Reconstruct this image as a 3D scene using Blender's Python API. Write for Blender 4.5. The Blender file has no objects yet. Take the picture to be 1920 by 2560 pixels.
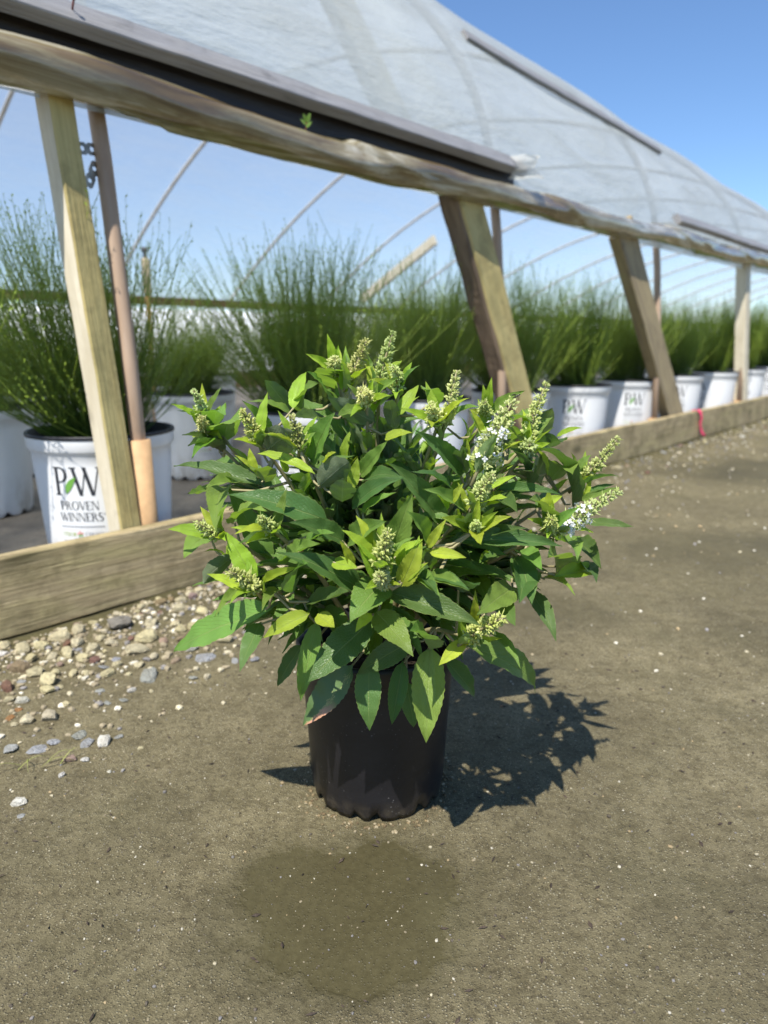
import bpy, bmesh, math, random
from mathutils import Vector, Matrix, noise
from math import sin, cos, pi, sqrt, radians

random.seed(7)
scene = bpy.context.scene
col = scene.collection

# ---------------------------------------------------------------- camera
cam_data = bpy.data.cameras.new('camera')
cam = bpy.data.objects.new('camera', cam_data)
col.objects.link(cam)
cam.location = (0, 0, 0.60)
cam.rotation_euler = (radians(90 - 13.587), 0, 0)
cam_data.sensor_fit = 'HORIZONTAL'
cam_data.sensor_width = 36.0
cam_data.lens = 36.0 * 1775 / 1920
cam_data.clip_start = 0.02
cam_data.clip_end = 2000
cam_data.dof.use_dof = True
cam_data.dof.focus_distance = 0.74
cam_data.dof.aperture_fstop = 6.5
scene.camera = cam

# ---------------------------------------------------------------- sky and sun
TO_SUN_H = Vector((-0.36, -0.933, 0)).normalized()
SUN_EL = radians(57)
world = bpy.data.worlds.new('World')
scene.world = world
world.use_nodes = True
wn = world.node_tree.nodes
sky = wn.new('ShaderNodeTexSky')
sky.sky_type = 'NISHITA'
sky.sun_disc = False
sky.sun_elevation = SUN_EL
sky.sun_rotation = math.atan2(TO_SUN_H.x, TO_SUN_H.y)
sky.altitude = 0
sky.air_density = 1.0
sky.dust_density = 0.0
sky.ozone_density = 8.0
bg = wn['Background']
bg.inputs['Strength'].default_value = 0.115
world.node_tree.links.new(sky.outputs[0], bg.inputs['Color'])
sun_data = bpy.data.lights.new('sun', 'SUN')
sun_data.energy = 5.0
sun_data.angle = radians(0.5)
sun_data.color = (1.0, 0.95, 0.86)
sun = bpy.data.objects.new('sun', sun_data)
col.objects.link(sun)
to_sun = (TO_SUN_H * cos(SUN_EL) + Vector((0, 0, sin(SUN_EL))))
sun.rotation_euler = to_sun.to_track_quat('Z', 'Y').to_euler()
sun.location = (-3, -8, 12)
scene.view_settings.view_transform = 'Standard'
scene.view_settings.look = 'None'
scene.view_settings.exposure = 0.6
scene.view_settings.gamma = 1.0
scene.view_settings.use_curve_mapping = False
scene.cycles.use_denoising = True
scene.cycles.max_bounces = 10
scene.cycles.transparent_max_bounces = 24
scene.cycles.transmission_bounces = 8
scene.cycles.diffuse_bounces = 4

# ---------------------------------------------------------------- node helpers
class NT:
    def __init__(self, name, rough=0.6):
        self.m = bpy.data.materials.new(name)
        self.m.use_nodes = True
        self.t = self.m.node_tree
        self.p = self.t.nodes['Principled BSDF']
        self.p.inputs['Roughness'].default_value = rough
        self.out = self.t.nodes['Material Output']
    def n(self, kind, **kw):
        nd = self.t.nodes.new('ShaderNode' + kind)
        for k, v in kw.items():
            if hasattr(nd, k):
                setattr(nd, k, v)
            else:
                nd.inputs[k.replace('_', ' ')].default_value = v
        return nd
    def link(self, a, b):
        self.t.links.new(a, b)
    def val(self, sock, v):
        if hasattr(v, 'is_output'):
            self.link(v, sock)
        else:
            sock.default_value = v
    def mapping(self, src, scale):
        mp = self.n('Mapping')
        mp.inputs['Scale'].default_value = scale
        self.link(src, mp.inputs['Vector'])
        return mp.outputs[0]
    def noise(self, vec, scale, detail=4, rough=0.55, dist=0.0):
        nd = self.n('TexNoise')
        nd.inputs['Scale'].default_value = scale
        nd.inputs['Detail'].default_value = detail
        nd.inputs['Roughness'].default_value = rough
        nd.inputs['Distortion'].default_value = dist
        if vec is not None:
            self.link(vec, nd.inputs['Vector'])
        return nd.outputs['Fac']
    def voro(self, vec, scale, out='Distance', feature='F1'):
        nd = self.n('TexVoronoi', feature=feature)
        nd.inputs['Scale'].default_value = scale
        if vec is not None:
            self.link(vec, nd.inputs['Vector'])
        return nd.outputs[out]
    def ramp(self, fac, stops):
        nd = self.n('ValToRGB')
        e = nd.color_ramp.elements
        while len(e) < len(stops):
            e.new(0.5)
        for el, (p, c) in zip(e, stops):
            el.position = p
            el.color = (c, c, c, 1) if isinstance(c, (int, float)) else (*c, 1)
        self.link(fac, nd.inputs[0])
        return nd.outputs[0]
    def mix(self, fac, a, b, mode='MIX'):
        nd = self.n('Mix', data_type='RGBA', blend_type=mode)
        self.val(nd.inputs[0], fac)
        for sock, v in ((nd.inputs[6], a), (nd.inputs[7], b)):
            if isinstance(v, tuple):
                sock.default_value = (*v[:3], 1)
            else:
                self.link(v, sock)
        return nd.outputs[2]
    def math(self, op, a, b=0.0, clamp=False):
        nd = self.n('Math', operation=op, use_clamp=clamp)
        self.val(nd.inputs[0], a)
        self.val(nd.inputs[1], b)
        return nd.outputs[0]
    def bump(self, h, strength=0.3, dist=0.002, normal=None):
        nd = self.n('Bump')
        nd.inputs['Strength'].default_value = strength
        nd.inputs['Distance'].default_value = dist
        self.link(h, nd.inputs['Height'])
        if normal is not None:
            self.link(normal, nd.inputs['Normal'])
        return nd.outputs[0]
    def obj(self):
        return self.n('TexCoord').outputs['Object']
    def pos(self):
        return self.n('NewGeometry').outputs['Position']
    def rnd(self):
        return self.n('ObjectInfo').outputs['Random']
    def ocol(self):
        return self.n('ObjectInfo').outputs['Color']
    def color(self, c):
        self.val(self.p.inputs['Base Color'], c if not isinstance(c, tuple) else (*c, 1))
    def normal(self, n):
        self.link(n, self.p.inputs['Normal'])

MAT = {}

def wood(name, a, b, c, rough=0.75, spec=0.3, grain=1.0, bumpy=0.5, knots=False, dirt=(0.1, 0.08, 0.05)):
    m = NT(name, rough)
    co = m.obj()
    off = m.n('VectorMath', operation='ADD')
    m.link(co, off.inputs[0])
    comb = m.n('CombineXYZ')
    r10 = m.math('MULTIPLY', m.rnd(), 17.0)
    m.link(r10, comb.inputs[0]); m.link(r10, comb.inputs[1])
    m.link(comb.outputs[0], off.inputs[1])
    co = off.outputs[0]
    fine = m.noise(m.mapping(co, (6 * grain, 140 * grain, 140 * grain)), 1.0, 6, 0.65, 0.4)
    broad = m.noise(m.mapping(co, (2.2, 14, 14)), 1.0, 4, 0.6, 1.2)
    spots = m.noise(m.mapping(co, (9, 16, 16)), 1.0, 3, 0.5, 0.6)
    base = m.mix(m.ramp(fine, [(0.3, 0.0), (0.7, 1.0)]), a, b)
    base = m.mix(m.ramp(broad, [(0.42, 0.0), (0.72, 0.85)]), base, c)
    base = m.mix(m.ramp(spots, [(0.6, 0.0), (0.76, 0.6)]), base, tuple(x * 0.45 for x in c))
    if knots:
        kd = m.voro(m.mapping(co, (2.6, 7, 7)), 1.0)
        kd = m.math('ADD', kd, m.math('MULTIPLY', m.math('SUBTRACT', fine, 0.5), 0.05))
        base = m.mix(m.ramp(kd, [(0.06, 0.9), (0.13, 0.4), (0.30, 0.0)]), base, tuple(x * 0.3 for x in c))
        base = m.mix(m.math('MULTIPLY', m.ramp(m.noise(co, 8.5, 7, 0.72), [(0.46, 0.0), (0.62, 1.0)]), 0.6), base, dirt)
    m.color(base)
    h = m.math('ADD', fine, m.math('MULTIPLY', broad, 0.6))
    m.normal(m.bump(h, bumpy, 0.004))
    m.p.inputs['Specular IOR Level'].default_value = spec
    MAT[name] = m.m
    return m

wood('post_wood', (0.64, 0.53, 0.24), (0.44, 0.34, 0.13), (0.50, 0.43, 0.19), bumpy=1.0, knots=True, dirt=(0.30, 0.24, 0.10))
wood('post_wood_grey', (0.46, 0.37, 0.21), (0.27, 0.21, 0.12), (0.20, 0.15, 0.10), bumpy=0.7)
wood('post_wood_pale', (0.72, 0.66, 0.52), (0.58, 0.51, 0.38), (0.50, 0.43, 0.30), bumpy=0.5)
wood('bark_wood', (0.30, 0.22, 0.15), (0.14, 0.10, 0.07), (0.09, 0.065, 0.05), bumpy=1.0)
wood('base_wood', (0.52, 0.42, 0.25), (0.30, 0.23, 0.125), (0.40, 0.34, 0.16), bumpy=1.3, knots=True, dirt=(0.14, 0.112, 0.055))
wood('lath_wood', (0.30, 0.30, 0.31), (0.17, 0.165, 0.17), (0.24, 0.23, 0.22), rough=0.5, spec=0.6, bumpy=0.9)
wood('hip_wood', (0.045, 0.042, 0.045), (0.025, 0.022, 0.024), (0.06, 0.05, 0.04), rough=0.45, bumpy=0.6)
wood('far_wood', (0.22, 0.15, 0.07), (0.13, 0.085, 0.04), (0.10, 0.08, 0.03))
wood('brace_wood', (0.75, 0.70, 0.58), (0.62, 0.56, 0.43), (0.55, 0.48, 0.34))

def simple(name, c, rough=0.5, nscale=None, amount=0.25, spec=0.4, metal=0.0, bump=0.0):
    m = NT(name, rough)
    m.p.inputs['Specular IOR Level'].default_value = spec
    m.p.inputs['Metallic'].default_value = metal
    if nscale:
        co = m.obj()
        f = m.noise(co, nscale, 5, 0.6)
        m.color(m.mix(m.ramp(f, [(0.35, 0.0), (0.65, 1.0)]), tuple(x * (1 - amount) for x in c), tuple(min(1, x * (1 + amount)) for x in c)))
        if bump:
            m.normal(m.bump(f, bump, 0.002))
    else:
        m.color(c)
    MAT[name] = m.m
    return m

# galvanised pipe gone brown
m = NT('pipe_metal', 0.55)
co = m.obj()
f = m.noise(m.mapping(co, (30, 30, 5)), 1.0, 5, 0.6)
m.color(m.mix(m.ramp(f, [(0.35, 0.0), (0.7, 1.0)]), (0.36, 0.25, 0.17), (0.46, 0.34, 0.25)))
m.p.inputs['Specular IOR Level'].default_value = 0.3
m.normal(m.bump(f, 0.2, 0.001))
MAT['pipe_metal'] = m.m
simple('sleeve_metal', (0.52, 0.33, 0.17), 0.6, 22, 0.14, 0.25)
simple('hoop_metal', (0.60, 0.57, 0.53), 0.5, 12, 0.2, 0.4)
simple('strap_metal', (0.32, 0.30, 0.26), 0.45, 60, 0.3, 0.5, 0.7)
simple('rust', (0.16, 0.035, 0.02), 0.8, 200, 0.4)
simple('rim_black', (0.02, 0.02, 0.024), 0.45, 30, 0.2)
simple('soil', (0.035, 0.026, 0.018), 0.95, 90, 0.5, 0.1, 0.0, 0.8)
simple('ink_black', (0.03, 0.033, 0.04), 0.5)
simple('ink_grey', (0.30, 0.31, 0.33), 0.5)
simple('ink_green', (0.15, 0.36, 0.06), 0.5)
simple('ink_lime', (0.36, 0.45, 0.10), 0.5)
simple('ink_pink', (0.72, 0.30, 0.26), 0.5)
simple('ribbon', (0.78, 0.06, 0.16), 0.4, 60, 0.15, 0.4)
simple('riser_cream', (0.72, 0.58, 0.38), 0.6, 30, 0.2)
simple('riser_orange', (0.62, 0.33, 0.12), 0.6, 30, 0.2)
simple('riser_grey', (0.18, 0.18, 0.19), 0.5)
simple('insect', (0.03, 0.025, 0.02), 0.35)
simple('grass', (0.24, 0.26, 0.07), 0.6)
simple('debris', (0.05, 0.035, 0.025), 0.8, 80, 0.5)

# white pot plastic with scuffs
m = NT('pot_white', 0.38)
co = m.obj()
f = m.noise(m.mapping(co, (6, 6, 3)), 1.0, 6, 0.65)
dirt = m.noise(m.mapping(co, (22, 22, 9)), 1.0, 6, 0.7)
c = m.mix(m.ramp(f, [(0.3, 0.0), (0.7, 1.0)]), (0.80, 0.81, 0.82), (0.72, 0.73, 0.74))
sep = m.n('SeparateXYZ'); m.link(co, sep.inputs[0])
low = m.ramp(sep.outputs[2], [(0.0, 1.0), (0.16, 0.0)])
dm = m.math('MULTIPLY', low, m.ramp(dirt, [(0.45, 0.0), (0.62, 0.7)]))
c = m.mix(dm, c, (0.34, 0.30, 0.24))
m.color(c)
m.normal(m.bump(f, 0.05, 0.002))
MAT['pot_white'] = m.m

# black nursery pot with dried splashes
m = NT('pot_black', 0.42)
co = m.obj()
v = m.voro(co, 190)
w = m.noise(co, 30, 4, 0.6)
spk = m.math('MULTIPLY', m.ramp(v, [(0.10, 1.0), (0.2, 0.0)]), m.ramp(w, [(0.52, 0.0), (0.62, 1.0)]))
dust = m.noise(m.mapping(co, (9, 9, 22)), 1.0, 6, 0.7)
c = m.mix(m.ramp(dust, [(0.4, 0.0), (0.8, 1.0)]), (0.008, 0.0078, 0.010), (0.018, 0.017, 0.020))
sep = m.n('SeparateXYZ'); m.link(co, sep.inputs[0])
lowd = m.math('MULTIPLY', m.ramp(sep.outputs[2], [(0.0, 0.5), (0.03, 0.0)]), m.ramp(m.noise(co, 60, 5), [(0.4, 0.0), (0.65, 1.0)]))
c = m.mix(lowd, c, (0.12, 0.095, 0.06))
c = m.mix(m.math('MULTIPLY', spk, 0.45), c, (0.25, 0.24, 0.23))
m.color(c)
m.normal(m.bump(m.noise(co, 120, 4), 0.12, 0.002))
MAT['pot_black'] = m.m

# greenhouse film
def film(name, opaque, tint, dirt_c, streak=1.0):
    m = NT(name, 0.3)
    t = m.t
    co = m.obj()
    st = m.noise(m.mapping(co, (1.2, 5, 5)), 1.0, 6, 0.65, 0.8)
    fine = m.noise(m.mapping(co, (9, 30, 30)), 1.0, 5, 0.6)
    fac = m.math('ADD', m.math('MULTIPLY', m.ramp(st, [(0.35, 0.0), (0.75, 1.0)]), 0.22 * streak), opaque)
    fac = m.math('ADD', fac, m.math('MULTIPLY', m.ramp(fine, [(0.5, 0.0), (0.75, 1.0)]), 0.10 * streak), True)
    tr = m.n('BsdfTransparent'); tr.inputs[0].default_value = (0.97, 0.98, 0.99, 1)
    tl = m.n('BsdfTranslucent'); tl.inputs[0].default_value = (*tint, 1)
    m.color(m.mix(m.ramp(st, [(0.5, 0.0), (0.8, 0.5)]), tint, dirt_c))
    m.p.inputs['Roughness'].default_value = 0.22
    m.normal(m.bump(m.math('ADD', st, m.math('MULTIPLY', fine, 0.45)), 0.55, 0.03))
    a = m.n('MixShader'); a.inputs[0].default_value = 0.6
    m.link(m.p.outputs[0], a.inputs[1]); m.link(tl.outputs[0], a.inputs[2])
    b = m.n('MixShader'); m.link(fac, b.inputs[0])
    m.link(tr.outputs[0], b.inputs[1]); m.link(a.outputs[0], b.inputs[2])
    m.link(b.outputs[0], m.out.inputs[0])
    MAT[name] = m.m
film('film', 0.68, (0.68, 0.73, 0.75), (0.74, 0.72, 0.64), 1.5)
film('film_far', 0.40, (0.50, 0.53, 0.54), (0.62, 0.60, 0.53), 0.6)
simple('tunnel_white', (0.84, 0.85, 0.86), 0.5, 3, 0.05)
film('film_flap', 0.62, (0.85, 0.85, 0.80), (0.72, 0.68, 0.58))

# dirty rolled film
m = NT('film_roll', 0.2)
co = m.obj()
f1 = m.noise(m.mapping(co, (1.5, 13, 13)), 1.0, 5, 0.62, 0.9)
f2 = m.noise(m.mapping(co, (9, 22, 22)), 1.0, 6, 0.7)
c = m.ramp(f1, [(0.28, (0.05, 0.035, 0.018)), (0.42, (0.15, 0.105, 0.05)), (0.52, (0.25, 0.21, 0.12)), (0.60, (0.44, 0.41, 0.32)), (0.74, (0.64, 0.62, 0.55))])
c = m.mix(m.ramp(f2, [(0.5, 0.0), (0.75, 0.7)]), c, (0.12, 0.085, 0.045))
m.color(c)
m.p.inputs['Coat Weight'].default_value = 0.8
m.p.inputs['Coat Roughness'].default_value = 0.12
m.normal(m.bump(m.math('ADD', f1, m.math('MULTIPLY', f2, 0.4)), 0.5, 0.006))
MAT['film_roll'] = m.m

# bush leaf: uv.x runs along the leaf, uv.y across it
m = NT('leaf', 0.42)
uv = m.n('UVMap')
sep = m.n('SeparateXYZ'); m.link(uv.outputs[0], sep.inputs[0])
across = m.math('ABSOLUTE', m.math('SUBTRACT', sep.outputs[1], 0.5))
mid = m.ramp(across, [(0.008, 1.0), (0.03, 0.0)])
ph = m.math('SUBTRACT', m.math('MULTIPLY', sep.outputs[0], 13.0), m.math('MULTIPLY', across, 9.0))
saw = m.math('ABSOLUTE', m.math('SUBTRACT', m.math('FRACT', ph), 0.5))
vein = m.ramp(saw, [(0.0, 1.0), (0.10, 0.0)])
cmb = m.n('CombineXYZ'); m.link(sep.outputs[0], cmb.inputs[0]); m.link(m.math('MULTIPLY', sep.outputs[1], 0.4), cmb.inputs[1])
m.link(m.math('MULTIPLY', m.rnd(), 40.0), cmb.inputs[2])
net = m.voro(cmb.outputs[0], 26, feature='DISTANCE_TO_EDGE')
netm = m.ramp(net, [(0.0, 1.0), (0.12, 0.0)])
var = m.noise(cmb.outputs[0], 3.5, 4, 0.6)
oc = m.ocol()
top = m.mix(m.ramp(var, [(0.3, 0.0), (0.7, 0.35)]), oc, (0.10, 0.16, 0.03))
top = m.mix(m.math('MULTIPLY', mid, 0.45), top, (0.34, 0.42, 0.14))
top = m.mix(m.math('MULTIPLY', vein, 0.22), top, (0.26, 0.36, 0.10))
edge = m.ramp(across, [(0.455, 0.0), (0.5, 0.5)])
top = m.mix(edge, top, (0.26, 0.30, 0.08))
under = m.mix(0.52, oc, (0.34, 0.38, 0.27))
under = m.mix(m.math('MULTIPLY', m.math('MAXIMUM', mid, m.math('MULTIPLY', vein, 0.7)), 0.5), under, (0.46, 0.50, 0.36))
geo = m.n('NewGeometry')
bodyc = m.mix(geo.outputs['Backfacing'], top, under)
m.color(bodyc)
m.p.inputs['Specular IOR Level'].default_value = 0.45
hh = m.math('SUBTRACT', m.math('MULTIPLY', m.noise(cmb.outputs[0], 22, 3), 0.5), m.math('ADD', m.math('MULTIPLY', mid, 1.0), m.math('ADD', m.math('MULTIPLY', vein, 0.55), m.math('MULTIPLY', netm, 0.25))))
m.normal(m.bump(hh, 0.55, 0.0012))
tl = m.n('BsdfTranslucent')
m.link(m.mix(1.0, oc, (1.05, 1.15, 0.4), 'MULTIPLY'), tl.inputs[0])
ms = m.n('MixShader'); ms.inputs[0].default_value = 0.38
m.link(m.p.outputs[0], ms.inputs[1]); m.link(tl.outputs[0], ms.inputs[2])
m.link(ms.outputs[0], m.out.inputs[0])
MAT['leaf'] = m.m
LEAF = m

# scorched leaf: the same leaf with a pink-brown burn along one margin
m = NT('leaf_scorched', 0.5)
uv = m.n('UVMap')
sep = m.n('SeparateXYZ'); m.link(uv.outputs[0], sep.inputs[0])
bn = m.noise(m.mapping(uv.outputs[0], (9, 6, 1)), 1.0, 5, 0.7)
edge2 = m.math('ADD', m.math('SUBTRACT', sep.outputs[1], 0.5), m.math('MULTIPLY', m.math('SUBTRACT', bn, 0.5), 1.1))
burn = m.math('MULTIPLY', m.ramp(edge2, [(0.20, 0.0), (0.30, 1.0)]), m.ramp(sep.outputs[0], [(0.45, 0.0), (0.65, 1.0)]))
cc = m.mix(burn, (0.075, 0.13, 0.04), (0.46, 0.24, 0.15))
cc = m.mix(m.ramp(m.math('ABSOLUTE', m.math('SUBTRACT', edge2, 0.2)), [(0.0, 0.6), (0.05, 0.0)]), cc, (0.40, 0.36, 0.14))
m.color(cc)
m.normal(m.bump(bn, 0.3, 0.001))
MAT['leaf_scorched'] = m.m

m = NT('stem', 0.6)
co = m.obj()
m.color(m.mix(m.noise(co, 60, 4), (0.20, 0.17, 0.08), (0.38, 0.34, 0.19)))
MAT['stem'] = m.m

m = NT('bud', 0.55)
co = m.obj()
c = m.mix(m.ramp(m.noise(co, 260, 2), [(0.35, 0.0), (0.65, 1.0)]), (0.44, 0.50, 0.13), (0.74, 0.76, 0.36))
m.color(m.mix(1.0, c, m.ocol(), 'MULTIPLY'))
tl = m.n('BsdfTranslucent'); tl.inputs[0].default_value = (0.6, 0.66, 0.25, 1)
ms = m.n('MixShader'); ms.inputs[0].default_value = 0.25
m.link(m.p.outputs[0], ms.inputs[1]); m.link(tl.outputs[0], ms.inputs[2]); m.link(ms.outputs[0], m.out.inputs[0])
MAT['bud'] = m.m

m = NT('petal', 0.5)
m.color((0.86, 0.87, 0.90))
tl = m.n('BsdfTranslucent'); tl.inputs[0].default_value = (0.8, 0.8, 0.85, 1)
ms = m.n('MixShader'); ms.inputs[0].default_value = 0.3
m.link(m.p.outputs[0], ms.inputs[1]); m.link(tl.outputs[0], ms.inputs[2]); m.link(ms.outputs[0], m.out.inputs[0])
MAT['petal'] = m.m

# broom twigs: uv.x runs from base to tip
m = NT('broom', 0.5)
uv = m.n('UVMap')
sep = m.n('SeparateXYZ'); m.link(uv.outputs[0], sep.inputs[0])
tip = m.mix(m.ramp(sep.outputs[0], [(0.25, 0.0), (1.0, 1.0)]), (0.12, 0.19, 0.024), (0.36, 0.47, 0.06))
m.color(m.mix(m.math('MULTIPLY', sep.outputs[1], 0.6), tip, (0.26, 0.38, 0.04)))
tl = m.n('BsdfTranslucent'); tl.inputs[0].default_value = (0.30, 0.42, 0.04, 1)
ms = m.n('MixShader'); ms.inputs[0].default_value = 0.2
m.link(m.p.outputs[0], ms.inputs[1]); m.link(tl.outputs[0], ms.inputs[2]); m.link(ms.outputs[0], m.out.inputs[0])
MAT['broom'] = m.m

# stones: colour from the object, or from the point colour for loose gravel
def stone_mat(name, attr):
    m = NT(name, 0.85)
    co = m.obj()
    if attr:
        base = m.n('VertexColor', layer_name='tone').outputs[0]
        sc = 300
    else:
        base = m.ocol(); sc = 3.0
    f = m.noise(co, sc, 6, 0.7)
    c = m.mix(m.ramp(f, [(0.35, 0.45), (0.6, 0.0)]), base, (0.16, 0.13, 0.08))
    m.color(c)
    m.p.inputs['Specular IOR Level'].default_value = 0.25
    if not attr:
        m.normal(m.bump(m.noise(co, 5, 6, 0.7), 0.6, 0.25))
    MAT[name] = m.m
stone_mat('stone', False)
stone_mat('gravel', True)

# trodden yard dirt with damp patches
m = NT('dirt', 0.9)
po = m.pos()
big = m.noise(po, 1.7, 5, 0.6, 0.4)
med = m.noise(po, 11, 6, 0.65)
fin = m.noise(po, 120, 6, 0.8)
grit = m.noise(po, 620, 3, 0.7)
base = m.mix(m.ramp(med, [(0.3, 0.0), (0.7, 1.0)]), (0.16, 0.1344, 0.0784), (0.268, 0.2304, 0.1424))
base = m.mix(m.ramp(big, [(0.35, 0.0), (0.65, 0.6)]), base, (0.172, 0.1456, 0.0832))
base = m.mix(m.ramp(fin, [(0.38, 0.85), (0.51, 0.0)]), base, (0.085, 0.068, 0.038))
base = m.mix(m.ramp(grit, [(0.56, 0.0), (0.70, 0.8)]), base, (0.42, 0.36, 0.24))
v1 = m.n('TexVoronoi'); v1.inputs['Scale'].default_value = 330; m.link(po, v1.inputs['Vector'])
vs = m.n('SeparateXYZ'); m.link(v1.outputs['Color'], vs.inputs[0])
gr = m.math('MULTIPLY', m.ramp(v1.outputs['Distance'], [(0.25, 1.0), (0.42, 0.0)]), m.math('GREATER_THAN', vs.outputs[0], 0.64))
base = m.mix(m.math('MULTIPLY', gr, 0.85), base, m.mix(vs.outputs[1], (0.56, 0.51, 0.38), (0.30, 0.25, 0.15)))
gd = m.math('MULTIPLY', m.ramp(v1.outputs['Distance'], [(0.25, 1.0), (0.42, 0.0)]), m.math('LESS_THAN', vs.outputs[0], 0.16))
base = m.mix(m.math('MULTIPLY', gd, 0.8), base, (0.045, 0.036, 0.026))
clod = m.noise(po, 34, 5, 0.7)
base = m.mix(m.ramp(clod, [(0.36, 0.55), (0.5, 0.0)]), base, (0.115, 0.095, 0.052))
base = m.mix(m.ramp(clod, [(0.55, 0.0), (0.72, 0.5)]), base, (0.304, 0.264, 0.172))
# dark mossy soil banked against the base board, shade beneath it painted in
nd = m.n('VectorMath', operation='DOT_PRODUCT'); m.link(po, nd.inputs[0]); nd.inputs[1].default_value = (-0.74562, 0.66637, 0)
soil_shade = m.math('ADD', nd.outputs['Value'], m.math('MULTIPLY', m.math('SUBTRACT', m.noise(po, 7, 4), 0.5), 0.22))
base = m.mix(m.ramp(m.math('SUBTRACT', soil_shade, 1.0), [(0.30, 0.0), (0.47, 0.75)]), base, m.mix(clod, (0.075, 0.06, 0.028), (0.11, 0.105, 0.035)))
# damp patch: where water has run out below the pot
def blob(cx, cy, rx, ry, edge, amp):
    mp = m.n('Mapping'); mp.vector_type = 'POINT'
    mp.inputs['Location'].default_value = (-cx / rx, -cy / ry, 0)
    mp.inputs['Scale'].default_value = (1 / rx, 1 / ry, 0)
    m.link(po, mp.inputs['Vector'])
    ln = m.n('VectorMath', operation='LENGTH'); m.link(mp.outputs[0], ln.inputs[0])
    d = m.math('ADD', ln.outputs['Value'], m.math('MULTIPLY', m.math('SUBTRACT', m.noise(po, 9, 5, 0.6), 0.5), amp))
    return m.ramp(d, [(1.0 - edge, 1.0), (1.0, 0.0)])
damp = blob(-0.035, 0.655, 0.178, 0.160, 0.34, 1.0)
damp = m.math('MAXIMUM', damp, m.math('MULTIPLY', blob(-0.085, 0.575, 0.06, 0.08, 0.6, 0.9), 0.6))
damp = m.math('MAXIMUM', damp, m.math('MULTIPLY', blob(0.33, 1.55, 0.30, 0.16, 0.6, 1.2), 0.6))
damp = m.math('MAXIMUM', damp, m.math('MULTIPLY', blob(1.0, 2.0, 0.5, 0.35, 0.6, 1.4), 0.6))
damp = m.math('MAXIMUM', damp, m.math('MULTIPLY', blob(1.9, 3.3, 0.9, 0.5, 0.6, 1.4), 0.7))
wet = m.mix(m.ramp(fin, [(0.35, 0.0), (0.65, 1.0)]), (0.054, 0.046, 0.022), (0.080, 0.069, 0.035))
base = m.mix(damp, base, wet)
base = m.mix(1.0, base, m.ramp(m.noise(po, 2.6, 4, 0.6, 0.5), [(0.32, (0.74, 0.74, 0.68)), (0.66, (1.10, 1.10, 1.02))]), 'MULTIPLY')
# algae tinge close to the base board
base = m.mix(m.math('MULTIPLY', m.ramp(m.noise(po, 4.5, 4), [(0.5, 0.0), (0.7, 1.0)]), 0.30), base, (0.132, 0.12, 0.06))
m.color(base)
m.val(m.p.inputs['Roughness'], m.math('SUBTRACT', 0.92, m.math('MULTIPLY', damp, 0.42)))
m.p.inputs['Specular IOR Level'].default_value = 0.3
hgt = m.math('ADD', m.math('ADD', m.math('MULTIPLY', fin, 1.0), m.math('MULTIPLY', clod, 0.9)), m.math('ADD', m.math('MULTIPLY', grit, 0.4), m.math('MULTIPLY', gr, 0.8)))
hgt = m.math('MULTIPLY', hgt, m.math('SUBTRACT', 1.0, m.math('MULTIPLY', damp, 0.93)))
m.normal(m.bump(hgt, 0.75, 0.010))
MAT['dirt'] = m.m

# weathered ground cloth inside the house
m = NT('ground_cloth', 0.8)
po = m.pos()
f = m.noise(po, 5, 5, 0.6)
g = m.noise(po, 60, 4, 0.7)
c = m.mix(m.ramp(f, [(0.35, 0.0), (0.7, 1.0)]), (0.11, 0.095, 0.078), (0.24, 0.205, 0.16))
c = m.mix(m.ramp(g, [(0.5, 0.0), (0.7, 0.5)]), c, (0.07, 0.06, 0.05))
m.color(c)
m.normal(m.bump(g, 0.4, 0.004))
MAT['ground_cloth'] = m.m

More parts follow.
